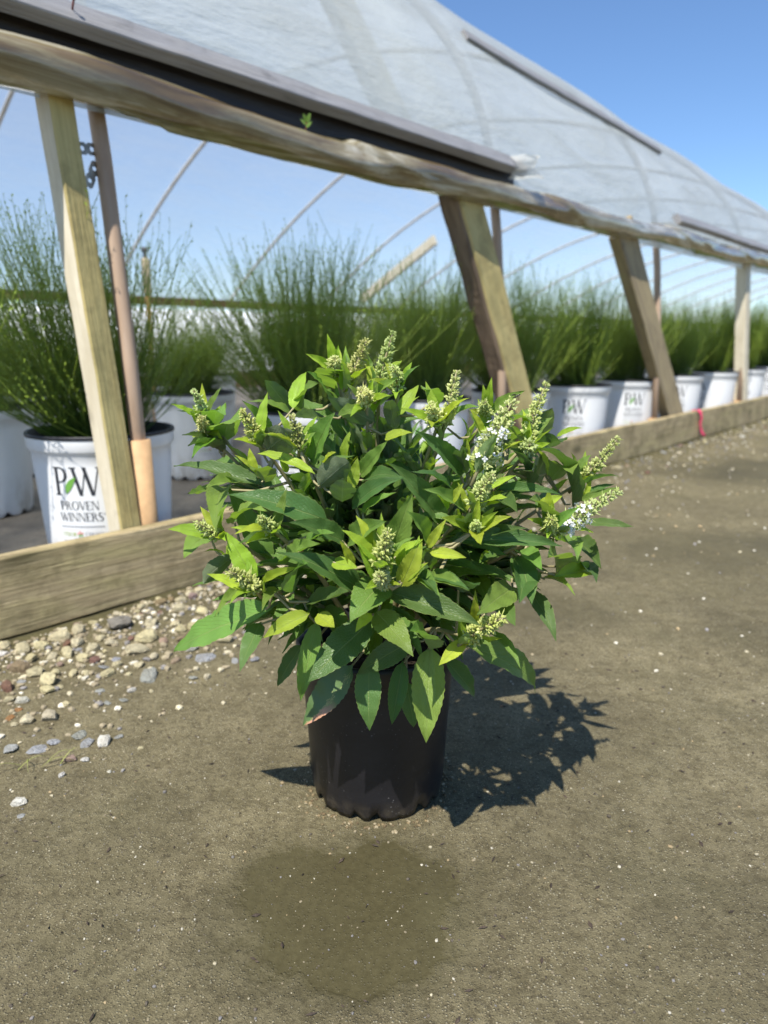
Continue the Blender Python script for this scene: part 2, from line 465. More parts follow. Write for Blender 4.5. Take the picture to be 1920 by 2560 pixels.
# leaves (base, tip in mm, width %, kind) and flower spikes (base, tip in mm, thickness) of the bush; stones (x, y, size in mm, tone)
LEAVES = (
    (-105,799,524,-125,761,559,35,3), (-95,752,531,-85,780,566,36,2), (-89,784,525,-69,724,559,28,1), (-103,786,520,-139,737,540,24,1),
    (-61,797,538,-77,743,568,30,1), (-45,752,521,-56,711,554,29,1), (-56,848,569,-54,860,591,50,2), (-56,839,547,-50,737,571,48,1),
    (-11,740,518,-53,698,545,36,3), (12,731,510,4,692,545,31,3), (15,720,528,35,736,555,36,2), (-13,763,530,10,718,563,26,1),
    (-72,712,482,-49,680,531,46,1), (-64,758,521,-85,689,529,30,0), (-129,749,483,-88,676,515,40,3), (-126,769,499,-144,738,538,34,1),
    (-189,844,485,-148,722,524,34,1), (-207,836,501,-207,834,526,42,2), (-200,839,496,-170,753,529,32,1), (-194,842,476,-222,788,498,25,0),
    (-194,842,470,-205,746,493,19,0), (-197,841,472,-197,728,486,18,1), (-130,721,454,-219,742,472,20,0), (-149,737,452,-172,682,462,31,1),
    (-185,773,440,-195,696,451,16,1), (-175,759,442,-161,657,427,24,1), (-59,673,429,-145,661,458,30,0), (-41,663,411,-83,626,439,35,0),
    (-64,691,459,-32,644,492,44,3), (-70,678,475,-123,692,493,20,2), (-129,703,472,-134,702,495,40,2), (-124,720,458,-123,664,482,48,1),
    (-132,707,474,-149,706,488,22,2), (-95,687,475,-101,679,490,40,2), (-58,681,485,-46,667,497,37,2), (-31,662,464,-25,660,492,40,2),
    (-41,679,447,-37,635,477,48,3), (-23,692,471,2,655,508,29,1), (2,694,506,26,681,514,42,2), (-17,687,466,15,636,480,28,0),
    (-28,675,443,13,635,479,28,0), (-21,671,437,9,627,466,21,1), (-32,662,411,0,616,442,35,1), (5,658,396,24,627,462,36,1),
    (-9,638,409,-24,632,442,36,2), (11,637,403,34,627,422,36,2), (-192,753,392,-197,674,393,36,1), (-128,663,372,-152,666,417,42,2),
    (-120,668,419,-148,665,424,22,2), (-106,682,405,-132,637,418,38,0), (-156,719,414,-113,640,449,24,1), (-79,670,399,-48,616,433,26,1),
    (77,709,470,34,664,516,25,0), (84,710,468,70,662,502,29,3), (86,712,469,123,691,506,26,3), (83,696,486,81,689,506,25,2),
    (100,727,508,88,723,531,32,2), (107,736,510,98,743,540,40,2), (143,828,500,150,732,522,29,1), (140,788,489,139,708,511,40,1),
    (181,845,480,188,802,525,42,3), (181,844,468,187,745,498,40,3), (205,835,490,228,823,502,26,2), (221,820,411,149,706,501,18,0),
    (174,748,461,161,730,489,30,2), (155,754,449,123,684,498,21,0), (231,817,421,207,771,465,20,2), (235,815,421,241,815,448,25,2),
    (226,824,452,240,818,470,45,1), (232,816,417,268,798,436,20,1), (240,813,428,264,801,439,30,0), (200,834,437,195,724,470,32,1),
    (159,711,434,183,715,444,42,2), (176,782,443,144,681,478,32,3), (173,745,400,143,664,453,34,1), (120,719,449,172,687,453,20,0),
    (114,710,441,124,649,445,34,0), (64,663,449,74,657,468,40,2), (60,659,443,50,646,460,33,2), (79,686,433,40,632,469,21,1),
    (86,681,414,72,627,443,48,3), (90,661,421,104,657,445,36,2), (55,675,428,8,641,489,28,0), (67,693,455,28,639,484,26,0),
    (40,664,407,24,621,449,36,1), (42,643,411,57,638,438,30,2), (45,642,405,75,632,404,36,2), (69,673,408,169,664,407,20,0),
    (99,686,410,132,647,428,22,0), (198,782,377,194,682,390,29,1), (141,708,386,150,647,388,34,1), (140,706,381,141,640,357,38,0),
    (227,806,370,230,722,366,26,0), (184,716,357,246,784,339,21,2), (225,797,341,225,716,354,32,0), (201,791,335,160,656,398,24,1),
    (178,746,343,191,677,354,18,1), (22,635,381,39,623,401,30,2), (24,636,387,32,627,423,36,2), (48,661,376,75,613,381,27,0),
    (34,658,378,47,606,379,29,0), (52,784,533,42,710,554,34,1), (67,749,510,91,708,538,21,1), (231,810,390,281,781,395,20,0),
    (103,684,457,128,685,471,26,2), (-26,655,365,-92,620,412,29,0), (-2,654,369,-29,602,355,59,1), (-13,633,347,-26,617,337,50,2),
    (6,654,361,86,616,345,30,0), (-6,655,338,25,606,320,46,1), (-17,695,311,-74,655,268,46,0), (-123,688,329,-235,745,260,29,1),
    (-130,697,310,-143,651,282,36,0), (-74,642,343,-116,642,320,36,2), (-71,705,307,-89,690,228,26,1), (-93,735,267,-123,755,211,31,0),
    (-63,639,344,-47,619,340,63,2), (-38,725,246,-89,720,181,42,4), (-16,710,259,-16,690,193,42,0), (20,715,256,9,700,194,32,0),
    (49,695,281,44,665,195,38,1), (27,700,288,-27,695,256,42,0), (70,735,249,106,755,196,35,0), (88,690,287,176,737,216,29,1),
    (79,653,310,54,632,296,42,2), (45,672,294,26,603,344,34,1), (114,699,299,135,651,287,22,1), (87,651,332,86,631,369,23,2),
    (134,701,349,88,616,355,29,1), (145,709,369,129,633,362,40,0), (157,722,336,174,670,308,32,0), (118,691,339,124,632,338,32,0),
    (34,658,379,49,607,377,29,1), (45,660,375,75,613,380,29,1), (-117,657,369,-80,628,395,20,2), (-90,669,356,-71,613,405,29,1),
    (-158,711,379,-176,655,371,33,3), (-97,674,384,-60,615,422,24,1), (-74,664,348,-32,603,381,27,0), (-155,708,346,-163,646,342,16,1),
    (25,730,226,34,725,174,40,0), (-106,676,355,-113,621,358,24,1), (74,668,358,86,616,383,32,0), (15,636,393,19,623,415,41,2),
    (19,634,380,39,623,401,28,2), (17,634,377,34,627,421,42,2), (-48,639,397,-25,619,398,45,2), (-30,636,395,-40,626,421,30,2),
)
SPIKES = (
    (-212,833,515,-213,800,546,11), (-209,835,497,-196,767,519,12), (-128,720,502,-141,699,534,13), (-83,691,498,-88,672,532,13),
    (-53,793,568,-50,747,581,13), (-37,763,559,-17,748,602,14), (-6,747,553,10,750,610,13), (14,745,552,8,717,575,12),
    (-19,725,540,-23,693,552,14), (60,706,517,71,702,573,12), (54,708,520,44,680,540,14), (94,687,481,125,688,545,20),
    (148,739,493,169,746,559,14), (108,746,525,101,709,541,11), (232,820,440,269,811,493,13), (179,709,409,245,717,450,16),
    (88,663,447,101,643,481,15), (169,700,413,163,665,432,13), (86,652,425,85,626,439,9), (149,731,486,144,694,501,16),
    (-4,628,399,3,607,436,16), (-124,652,364,-145,628,392,15), (82,644,318,111,618,349,17), (-161,682,410,-179,657,431,12),
    (-2,626,381,-5,601,396,14), (-106,655,423,-113,630,443,12),
)
STONES = ((-575,1444,63,'g'),(-490,1362,48,'y'),(-491,1306,42,'y'),(-650,1407,41,'y'),(-678,1382,44,'y'),(-693,1329,35,'y'),(-721,1315,39,'y'),(-752,1297,23,'w'),
    (-646,1209,36,'y'),(-680,1225,40,'b'),(-585,1275,34,'y'),(-510,1205,27,'y'),(-608,1175,35,'y'),(-608,1209,25,'y'),(-559,1266,26,'r'),(-430,1190,46,'s'),
    (-384,1315,35,'s'),(-349,1275,41,'s'),(-328,1357,40,'y'),(-546,1050,35,'y'),(-578,1038,28,'y'),(-429,976,27,'w'),(-477,997,27,'s'),(-524,957,29,'s'),
    (-457,976,24,'s'),(-506,978,21,'s'),(-566,960,29,'s'),(-462,932,20,'p'),(-593,1142,27,'y'),(-669,1153,31,'r'),(-556,1348,28,'y'),(-434,1412,29,'y'),
    (-506,1439,38,'y'),(-469,1529,31,'y'),(-412,1512,31,'y'),(-465,1241,22,'y'),(-448,1279,23,'y'),(-506,1241,22,'y'),(-400,1258,20,'b'),(-444,1142,15,'w'),
    (-409,1140,10,'y'),(-500,1142,19,'s'),(-324,1194,18,'y'),(-441,932,13,'w'),(-458,893,11,'w'),(-487,831,21,'w'),(-705,1237,18,'p'),(-520,1271,19,'s'),
    (-451,1352,24,'p'),(-470,1098,15,'s'),(-447,1108,17,'s'),(-612,1078,15,'o'),(-612,1050,16,'o'),(-406,1423,33,'y'),(-250,1266,26,'s'),(-287,1258,19,'s'),
    (-349,1190,19,'s'),(-746,1357,24,'s'),(-645,1343,24,'r'),(-530,1237,22,'s'),(-647,1279,26,'y'),(-625,1297,34,'y'),(-625,1343,31,'y'),(-582,1315,31,'y'),
    (-589,1372,24,'y'),(-553,1213,18,'y'),(-578,1213,22,'y'),(-459,1611,28,'p'),(-472,805,11,'s'),(-414,996,14,'s'),(-394,903,8,'w'),(-369,962,9,'y'))

# ---------------------------------------------------------------- mesh helpers
def mesh(name, verts, faces, mat=None, smooth=True, uvs=None):
    me = bpy.data.meshes.new(name)
    me.from_pydata([tuple(v) for v in verts], [], faces)
    if mat:
        me.materials.append(MAT[mat])
    if smooth:
        me.polygons.foreach_set('use_smooth', [True] * len(me.polygons))
    if uvs is not None:
        lay = me.uv_layers.new(name='UVMap')
        li = [0] * len(me.loops)
        me.loops.foreach_get('vertex_index', li)
        flat = []
        for i in li:
            flat += uvs[i]
        lay.data.foreach_set('uv', flat)
    me.update()
    return me

def obj(name, me, parent=None, mtx=None):
    o = bpy.data.objects.new(name, me)
    col.objects.link(o)
    if parent is not None:
        o.parent = parent
    if mtx is not None:
        o.matrix_local = mtx
    return o

def empty(name, loc, rotz=0.0):
    o = bpy.data.objects.new(name, None)
    o.empty_display_size = 0.1
    col.objects.link(o)
    o.location = loc
    o.rotation_euler = (0, 0, rotz)
    return o

def tag(o, label=None, cat=None, group=None, kind=None):
    if label: o['label'] = label
    if cat: o['category'] = cat
    if group: o['group'] = group
    if kind: o['kind'] = kind
    return o

class Buf:
    def __init__(self):
        self.v = []; self.f = []; self.uv = []
    def add(self, verts, faces, uvs=None):
        b = len(self.v)
        self.v += [tuple(x) for x in verts]
        self.f += [tuple(i + b for i in f) for f in faces]
        self.uv += list(uvs) if uvs is not None else [(0.0, 0.0)] * len(verts)
    def tube(self, pts, radii, sides=8, cap=True, uvs=None):
        n = len(pts)
        pts = [Vector(p) for p in pts]
        b = len(self.v)
        ref = None
        for i, p in enumerate(pts):
            t = (pts[min(i + 1, n - 1)] - pts[max(i - 1, 0)])
            if t.length < 1e-9: t = Vector((0, 0, 1))
            t.normalize()
            if ref is None:
                ref = t.orthogonal().normalized()
            ref = (ref - t * ref.dot(t)).normalized()
            bi = t.cross(ref)
            r = radii[i] if hasattr(radii, '__len__') else radii
            for k in range(sides):
                a = 2 * pi * k / sides
                self.v.append(tuple(p + (ref * cos(a) + bi * sin(a)) * r))
                self.uv.append(uvs[i] if uvs else (i / max(1, n - 1), k / sides))
        for i in range(n - 1):
            for k in range(sides):
                k2 = (k + 1) % sides
                self.f.append((b + i * sides + k, b + i * sides + k2, b + (i + 1) * sides + k2, b + (i + 1) * sides + k))
        if cap:
            self.f.append(tuple(b + k for k in reversed(range(sides))))
            self.f.append(tuple(b + (n - 1) * sides + k for k in range(sides)))
    def lathe(self, prof, seg=48, zf=None):
        b = len(self.v)
        for i, (r, z) in enumerate(prof):
            for k in range(seg):
                a = 2 * pi * k / seg
                zz = z if zf is None else zf(i, k, z)
                self.v.append((r * cos(a), r * sin(a), zz))
                self.uv.append((k / seg, i / len(prof)))
        for i in range(len(prof) - 1):
            for k in range(seg):
                k2 = (k + 1) % seg
                self.f.append((b + i * seg + k, b + i * seg + k2, b + (i + 1) * seg + k2, b + (i + 1) * seg + k))
    def mesh(self, name, mat, smooth=True, uv=False):
        return mesh(name, self.v, self.f, mat, smooth, self.uv if uv else None)

def basis(x, zhint):
    x = Vector(x).normalized()
    z = Vector(zhint) - x * Vector(zhint).dot(x)
    z.normalize()
    y = z.cross(x)
    return x, y, z

def frame(p, x, y, z, sx=1, sy=1, sz=1):
    m = Matrix.Identity(4)
    for i in range(3):
        m[i][0] = x[i] * sx; m[i][1] = y[i] * sy; m[i][2] = z[i] * sz; m[i][3] = p[i]
    return m

def board(name, parent, p0, p1, w, t, zhint, mat, segs=24, jit=0.0015, ch=0.003, warp=0.0, wane=None, seed=0, edge=None):
    """sawn board: local x along it, y across its width, z its thickness"""
    p0, p1 = Vector(p0), Vector(p1)
    L = (p1 - p0).length
    x, y, z = basis(p1 - p0, zhint)
    a, b = w / 2, t / 2
    ring = [(-a + ch, -b), (a - ch, -b), (a, -b + ch), (a, b - ch), (a - ch, b), (-a + ch, b), (-a, b - ch), (-a, -b + ch)]
    V, Fc = [], []
    for i in range(segs + 1):
        s = i / segs
        for j, (yy, zz) in enumerate(ring):
            nv = noise.noise_vector(Vector((s * L * 9 + seed * 7.3, yy * 20, zz * 20)))
            wv = warp * noise.noise(Vector((s * L * 1.6, seed * 3.1, 0.5)))
            dy = 0.0
            if wane and j in (5, 6, 4):
                dy = wane(s, j)
            V.append((s * L, yy + nv.y * jit + wv + dy, zz + nv.z * jit + wv * 0.4))
    for i in range(segs):
        for j in range(8):
            j2 = (j + 1) % 8
            Fc.append((i * 8 + j, i * 8 + j2, (i + 1) * 8 + j2, (i + 1) * 8 + j))
    Fc.append(tuple(reversed(range(8))))
    Fc.append(tuple(segs * 8 + j for j in range(8)))
    Fc = [tuple(reversed(f)) for f in Fc]
    me = mesh(name, V, Fc, mat, False)
    bm = bmesh.new(); bm.from_mesh(me); bmesh.ops.recalc_face_normals(bm, faces=bm.faces)
    if edge:
        me.materials.append(MAT[edge])
        for f in bm.faces:
            if abs(f.normal.y) > 0.8: f.material_index = 1
    bm.to_mesh(me); bm.free()
    return obj(name, me, parent, frame(p0, x, y, z))

# ---------------------------------------------------------------- layout: u runs along the greenhouse, n goes into it
YAW = radians(41.787)
UX = Vector((sin(YAW), cos(YAW), 0)); NX = Vector((-cos(YAW), sin(YAW), 0))
def W(u, n, z=0.0):
    return UX * u + NX * n + Vector((0, 0, z))
def to_un(x, y):
    p = Vector((x, y, 0)); return p.dot(UX), p.dot(NX)

# ---------------------------------------------------------------- ground
def axis_steps(spans):
    out = []
    for a, b, st in spans:
        n = max(1, round((b - a) / st))
        out += [a + (b - a) * i / n for i in range(n)]
    out.append(spans[-1][1])
    return out
gx = axis_steps([(-300, -20, 70), (-20, -3, 2), (-3, -1, 0.1), (-1, 1.2, 0.022), (1.2, 4, 0.07), (4, 20, 1.5), (20, 300, 70)])
gy = axis_steps([(-300, -20, 70), (-20, 0, 2), (0, 0.4, 0.1), (0.4, 1.9, 0.018), (1.9, 4.5, 0.05), (4.5, 8, 0.2), (8, 30, 2), (30, 500, 60)])
def ground_z(x, y):
    d = sqrt((x + 0.009) ** 2 + (y - 0.88) ** 2)
    flat = min(1.0, max(0.0, (d - 0.10) / 0.08))
    z = 0.0045 * noise.noise(Vector((x * 4, y * 4, 0))) + 0.0035 * noise.noise(Vector((x * 17, y * 17, 3))) + 0.0012 * noise.noise(Vector((x * 45, y * 45, 5)))
    u, n = to_un(x, y)
    if n > 1.40:
        z -= 0.004 * min(1, (n - 1.40) / 0.05)
    if n > 1.6: return -0.012
    if abs(x) > 4 or y > 12 or y < -1: return -0.003
    return z * flat - 0.002
V = [(x, y, ground_z(x, y)) for y in gy for x in gx]
nx = len(gx)
Fc = [(j * nx + i, j * nx + i + 1, (j + 1) * nx + i + 1, (j + 1) * nx + i) for j in range(len(gy) - 1) for i in range(nx - 1)]
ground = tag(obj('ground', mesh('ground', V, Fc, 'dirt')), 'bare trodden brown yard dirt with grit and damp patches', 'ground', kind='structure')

bm_v = [tuple(W(u, n, 0.002)) for (u, n) in ((-5, 1.545), (30, 1.545), (30, 7.75), (-5, 7.75))]
cloth = tag(obj('nursery_bed_floor', mesh('nursery_bed_floor', bm_v, [(0, 1, 2, 3)], 'ground_cloth')), 'weathered brown ground cloth under the white pots', 'bed floor', kind='structure')

# stones: rounded lumps of several shapes
def lump(seed, sub=2, flat=0.7, rough=0.28):
    bm = bmesh.new()
    bmesh.ops.create_icosphere(bm, subdivisions=sub, radius=0.5)
    rr = random.Random(seed)
    cuts = [(Vector((rr.gauss(0, 1), rr.gauss(0, 1), rr.gauss(0, 1))).normalized(), rr.uniform(0.30, 0.42)) for _ in range(9)]
    for v in bm.verts:
        d = v.co.normalized()
        k = 1 + rough * noise.noise(d * 1.3 + Vector((seed * 5.1, 0, 0))) + rough * 0.55 * noise.noise(d * 3.1 + Vector((0, seed * 3.7, 0)))
        q = d * 0.5 * k
        for (pn, ph) in cuts:
            s = q.dot(pn) - ph
            if s > 0: q = q - pn * s * 0.92
        v.co = Vector((q.x, q.y * 0.8, q.z * flat))
    me = bpy.data.meshes.new('stone')
    bm.to_mesh(me); bm.free()
    me.materials.append(MAT['stone'])
    return me
LUMPS = [lump(i, 2, 0.55 + 0.05 * (i % 4), 0.34) for i in range(8)]
SLATES = [lump(20 + i, 2, 0.26, 0.4) for i in range(4)]
TONE = {'y': (0.68, 0.60, 0.40), 'w': (0.76, 0.73, 0.64), 's': (0.38, 0.39, 0.40), 'g': (0.27, 0.25, 0.20),
        'p': (0.40, 0.28, 0.24), 'r': (0.24, 0.13, 0.10), 'b': (0.33, 0.25, 0.16), 'o': (0.40, 0.20, 0.08)}
def put_stone(x, y, d, t, rng=random):
    me = rng.choice(SLATES if t in 'so' else LUMPS)
    o = obj('stone', me, ground)
    h = d * (0.24 if t in 'so' else 0.62)
    k = rng.uniform(0.85, 1.15)
    o.location = (x, y, ground_z(x, y) + h * 0.26)
    o.rotation_euler = (rng.uniform(-0.25, 0.25), rng.uniform(-0.25, 0.25), rng.uniform(0, 6.28))
    o.scale = (d * 1.08 * k, d * 1.08, d * rng.uniform(0.9, 1.2))
    c = TONE[t]; j = rng.uniform(0.85, 1.15)
    o.color = (c[0] * j, c[1] * j, c[2] * j * rng.uniform(0.85, 1.1), 1)
PLACED = []
for (x, y, d, t) in STONES:
    put_stone(x / 1000, y / 1000, d / 1000, t)
    PLACED.append((x / 1000, y / 1000, d / 1000))
rng = random.Random(31)
cnt = 0
while cnt < 225:
    if cnt < 185:
        u = rng.uniform(0.05, 1.5); n = 1.475 - abs(rng.gauss(0, 0.17)); d = rng.choice((0.012, 0.014, 0.016, 0.018, 0.022, 0.028))
        if u > 1.2 and n < 1.2: continue
    else:
        u = rng.uniform(2.2, 7.5); n = 1.475 - abs(rng.gauss(0, 0.10)); d = rng.uniform(0.018, 0.04)
    p = W(u, n)
    if n < 0.8 or any((p.x - a) ** 2 + (p.y - b) ** 2 < ((d + e) * 0.45) ** 2 for a, b, e in PLACED): continue
    PLACED.append((p.x, p.y, d))
    put_stone(p.x, p.y, d, rng.choice('yyyyyyybbwwpsssrg'), rng)
    cnt += 1

# loose gravel and grit, far too fine to count
ICO = bmesh.new(); bmesh.ops.create_icosphere(ICO, subdivisions=1, radius=0.5)
ICOV = [v.co.copy() for v in ICO.verts]; ICOF = [tuple(v.index for v in f.verts) for f in ICO.faces]; ICO.free()
buf = Buf(); tones = []
GT = [(0.56, 0.50, 0.35), (0.66, 0.62, 0.51), (0.32, 0.27, 0.18), (0.24, 0.23, 0.23), (0.10, 0.085, 0.07), (0.42, 0.32, 0.18)]
def grit_at(x, y, d, tone):
    rz = rng.uniform(0, 6.28); ca, sa = cos(rz), sin(rz)
    sx, sy, sz = d * rng.uniform(0.8, 1.3), d * rng.uniform(0.7, 1.0), d * rng.uniform(0.45, 0.8)
    z = ground_z(x, y) + sz * 0.22
    vv = []
    for q in ICOV:
        k = rng.uniform(0.8, 1.15)
        X, Y = q.x * sx * k, q.y * sy * k
        vv.append((x + X * ca - Y * sa, y + X * sa + Y * ca, z + q.z * sz * k))
    buf.add(vv, ICOF)
    j = rng.uniform(0.8, 1.2)
    tones.extend([(tone[0] * j, tone[1] * j, tone[2] * j, 1.0)] * len(vv))
for i in range(5200):      # the trodden yard in front
    y = 0.42 + 1.5 * rng.random() ** 1.6; x = rng.uniform(-0.62, 0.62) * (0.75 + y * 0.55)
    if to_un(x, y)[1] > 1.46 or (x + 0.009) ** 2 + (y - 0.88) ** 2 < 0.0115: continue
    d = 0.0014 + 0.0032 * rng.random() ** 4 + (0.003 if rng.random() < 0.025 else 0)
    t_ = rng.choice(GT + GT[2:5]); grit_at(x, y, d, tuple(c_ * 0.74 for c_ in t_))
for i in range(4400):      # banked against the near board
    u = rng.uniform(-0.1, 2.0); n = 1.485 - abs(rng.gauss(0, 0.20))
    p = W(u, n); grit_at(p.x, p.y, rng.uniform(0.003, 0.007) + 0.012 * rng.random() ** 3, rng.choice(GT[:4] + GT[2:3] * 2))
for i in range(1700):      # along the far run of the board
    u = rng.uniform(1.6, 9.5); n = 1.485 - abs(rng.gauss(0, 0.13 + 0.02 * u))
    p = W(u, n); grit_at(p.x, p.y, rng.uniform(0.005, 0.017), tuple(c_ * 0.85 for c_ in rng.choice(GT[:4] + GT[2:4])))
for i in range(900):       # scattered over the drive
    u = rng.uniform(0.6, 7); n = rng.uniform(0.1, 1.3)
    p = W(u, n)
    if p.y < 1.2: continue
    grit_at(p.x, p.y, rng.uniform(0.004, 0.013), rng.choice(GT))
for i in range(260):       # crumbs of mud round the foot of the pot
    a = rng.uniform(0, 6.28); r_ = 0.0905 + abs(rng.gauss(0, 0.012))
    grit_at(-0.009 + r_ * cos(a), 0.88 + r_ * sin(a), rng.uniform(0.002, 0.006), rng.choice(((0.12, 0.085, 0.045), (0.20, 0.15, 0.08), (0.30, 0.25, 0.16))))
gme = buf.mesh('gravel', 'gravel', False)
ca = gme.color_attributes.new('tone', 'FLOAT_COLOR', 'POINT')
ca.data.foreach_set('color', [c for t in tones for c in t])
gv = tag(obj('gravel', gme, ground), kind='stuff')

# dark scraps of bark and dead leaf lying about
buf = Buf()
for i in range(330):
    y = rng.uniform(0.45, 1.3); x = rng.uniform(-0.6, 0.75)
    if to_un(x, y)[1] > 1.4 or x * x + (y - 0.88) ** 2 < 0.014: continue
    L = rng.uniform(0.003, 0.012); wd = L * rng.uniform(0.15, 0.45); a = rng.uniform(0, 6.28); z = ground_z(x, y) + 0.001
    d1 = Vector((cos(a), sin(a), 0)) * L * 0.5; d2 = Vector((-sin(a), cos(a), 0)) * wd * 0.5; p = Vector((x, y, z))
    buf.add([p - d1, p - d2 + Vector((0, 0, 0.001)), p + d1 + Vector((0, 0, 0.0015)), p + d2, p + Vector((0, 0, 0.0022))], [(0, 1, 4), (1, 2, 4), (2, 3, 4), (3, 0, 4)])
tag(obj('leaf_litter', buf.mesh('leaf_litter', 'debris', False), ground), kind='stuff')

# ---------------------------------------------------------------- greenhouse
gh = tag(empty('greenhouse', W(0, 0, 0), pi / 2 - YAW), 'long plastic covered hoop greenhouse with its side curtain rolled up', 'greenhouse')
N0, NFAR, Z0 = 1.63, 7.80, 1.10
NC, AX = (N0 + NFAR) / 2, (NFAR - N0) / 2
def bz(u):
    return min(1.72, max(1.12, 1.65 - 0.066 * (u - 2.95)))
def arch(u, phi, off=0.0):
    b = bz(u)
    s = -cos(phi)
    zz = (b + off) * sin(phi) if s <= 0 else (b + off) * (1 - s ** 1.6)
    return Vector((u, NC + (AX + off) * s, Z0 + zz))

# base boards
board('base_board', gh, (-1.6, 1.522, 0.080), (2.76, 1.522, 0.083), 0.172, 0.038, (0, -1, 0), 'base_wood', 60, 0.0022, 0.003, 0.004, seed=1)
board('base_board', gh, (2.763, 1.524, 0.083), (6.55, 1.520, 0.087), 0.172, 0.038, (0, -1, 0), 'base_wood', 60, 0.002, 0.003, 0.006, seed=2)
board('base_board', gh, (6.553, 1.522, 0.083), (12.0, 1.522, 0.087), 0.172, 0.038, (0, -1, 0), 'base_wood', 40, 0.002, 0.003, 0.006, seed=3)

# hoops: bare pipe legs in front run up into bows over the whole width
HOOP_U = [0.883 + 1.62 * k for k in range(-2, 15)]
for k, u in enumerate(HOOP_U):
    b = Buf()
    pts = [Vector((u, 1.575, 0.02)), Vector((u, 1.60, 0.55)), Vector((u, 1.642, 1.0))]
    pts += [arch(u, 0.05 + (pi - 0.08) * i / 44, -0.035) for i in range(45)]
    pts += [Vector((u, NFAR - 0.04, 0.4)), Vector((u, NFAR - 0.02, 0.0))]
    b.tube(pts[:3] + [pts[3]], 0.0185, 16)
    obj('hoop_leg', b.mesh('hoop_leg', 'pipe_metal'), gh)
    b = Buf(); b.tube(pts[3:], 0.0165, 10)
    obj('hoop_bow', b.mesh('hoop_bow', 'hoop_metal'), gh)
    if -1 < u < 8:
        b = Buf()
        top = 0.365 if k == 2 else 0.16
        s0, s1 = Vector((u, 1.573, -0.1)), Vector((u, 1.590, top))
        b.tube([s0, s1, s1 + Vector((0, 0, 0.001))], [0.0285, 0.0285, 0.026], 20)
        obj('pipe_sleeve', b.mesh('pipe_sleeve', 'sleeve_metal'), gh)

# timber posts, no two alike
board('post', gh, (0.835, 1.577, 0.012), (0.772, 1.634, 1.16), 0.060, 0.054, (0.16, -1, 0), 'post_wood', 40, 0.0016, 0.004, 0.004, seed=4, edge='post_wood_pale')
board('post', gh, (2.815, 1.590, 0.012), (2.25, 1.644, 1.14), 0.155, 0.070, (0.10, -1, 0), 'post_wood', 40, 0.003, 0.006, 0.012, seed=5)
board('bark_slab', gh, (2.725, 1.592, 0.012), (2.160, 1.646, 1.14), 0.020, 0.076, (0.10, -1, 0), 'bark_wood', 40, 0.005, 0.006, 0.012, seed=6)
board('post', gh, (4.545, 1.585, 0.012), (3.607, 1.640, 1.15), 0.19, 0.060, (0.06, -1, 0), 'post_wood_grey', 40, 0.002, 0.005, 0.004, seed=7)
board('post', gh, (5.83, 1.585, 0.012), (5.67, 1.642, 1.15), 0.10, 0.075, (0.0, -1, 0), 'post_wood_pale', 30, 0.002, 0.005, 0.0, seed=9)
for q, u in enumerate((7.2, 8.85, 10.4)):
    board('post', gh, (u, 1.585, 0.012), (u - 0.1 * q, 1.672, 1.15), 0.09, 0.06, (0, -1, 0), 'post_wood_grey', 20, 0.002, 0.005, 0.0, seed=10 + q)
# rafters carried on up behind the film
board('rafter', gh, (2.17, 1.78, 1.22), (1.92, 2.06, 1.92), 0.13, 0.05, (0, -1, 0.3), 'brace_wood', 16, seed=14)

# hip board under the film and the grey laths that pin the film to it
def roof_frame(u, phi):
    p = arch(u, phi); p2 = arch(u, phi + 0.01)
    t = (p2 - p).normalized()
    return p, t, Vector((0, -t.z, t.y)).normalized() * (1 if True else 1)
HU0, HU1 = -1.8, 2.60
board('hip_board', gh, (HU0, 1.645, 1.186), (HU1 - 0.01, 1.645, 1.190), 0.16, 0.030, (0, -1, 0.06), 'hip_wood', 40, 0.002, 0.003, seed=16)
lath = board('lath', gh, (HU0, 1.604, 1.254), (HU1, 1.604, 1.252), 0.062, 0.034, (0, -0.80, 0.60), 'lath_wood', 90, 0.0022, 0.003, 0.002, seed=17)
board('lath', gh, (4.25, 1.606, 1.262), (9.6, 1.606, 1.25), 0.060, 0.034, (0, -0.80, 0.60), 'lath_wood', 60, 0.0025, 0.003, 0.006, seed=18)
# rusty nail standing out of the near lath
b = Buf()
nb = Vector((0.815, 1.590, 1.266)); nd = Vector((-0.15, -0.75, 0.62)).normalized()
b.tube([nb - nd * 0.01, nb + nd * 0.020], 0.0022, 8); b.tube([nb + nd * 0.020, nb + nd * 0.023], 0.0052, 10)
nail = obj('nail', b.mesh('nail', 'rust'), gh)
# upper lath, high on the film
lp0 = arch(2.95, 0.70, 0.012); 
def find_phi(u, ratio):
    best = None
    for i in range(5, 140):
        ph = i * 0.01
        p = arch(u, ph, 0.01)
        r = (p.z - 0.60) / p.y
        if r >= ratio: return ph
    best = max(range(5, 140), key=lambda i: (arch(u, i * .01).z - .6) / arch(u, i * .01).y)
    return best * 0.01 - 0.06
for a, c in ((2.6, 4.6),):
    pa, pc = arch(a, find_phi(a, 0.628), 0.004), arch(c, find_phi(c, 0.594), 0.004)
    board('upper_lath', gh, pa, pc, 0.050, 0.02, (0, -0.8, 0.6), 'lath_wood', 40, 0.002, 0.003, 0.004, seed=19)

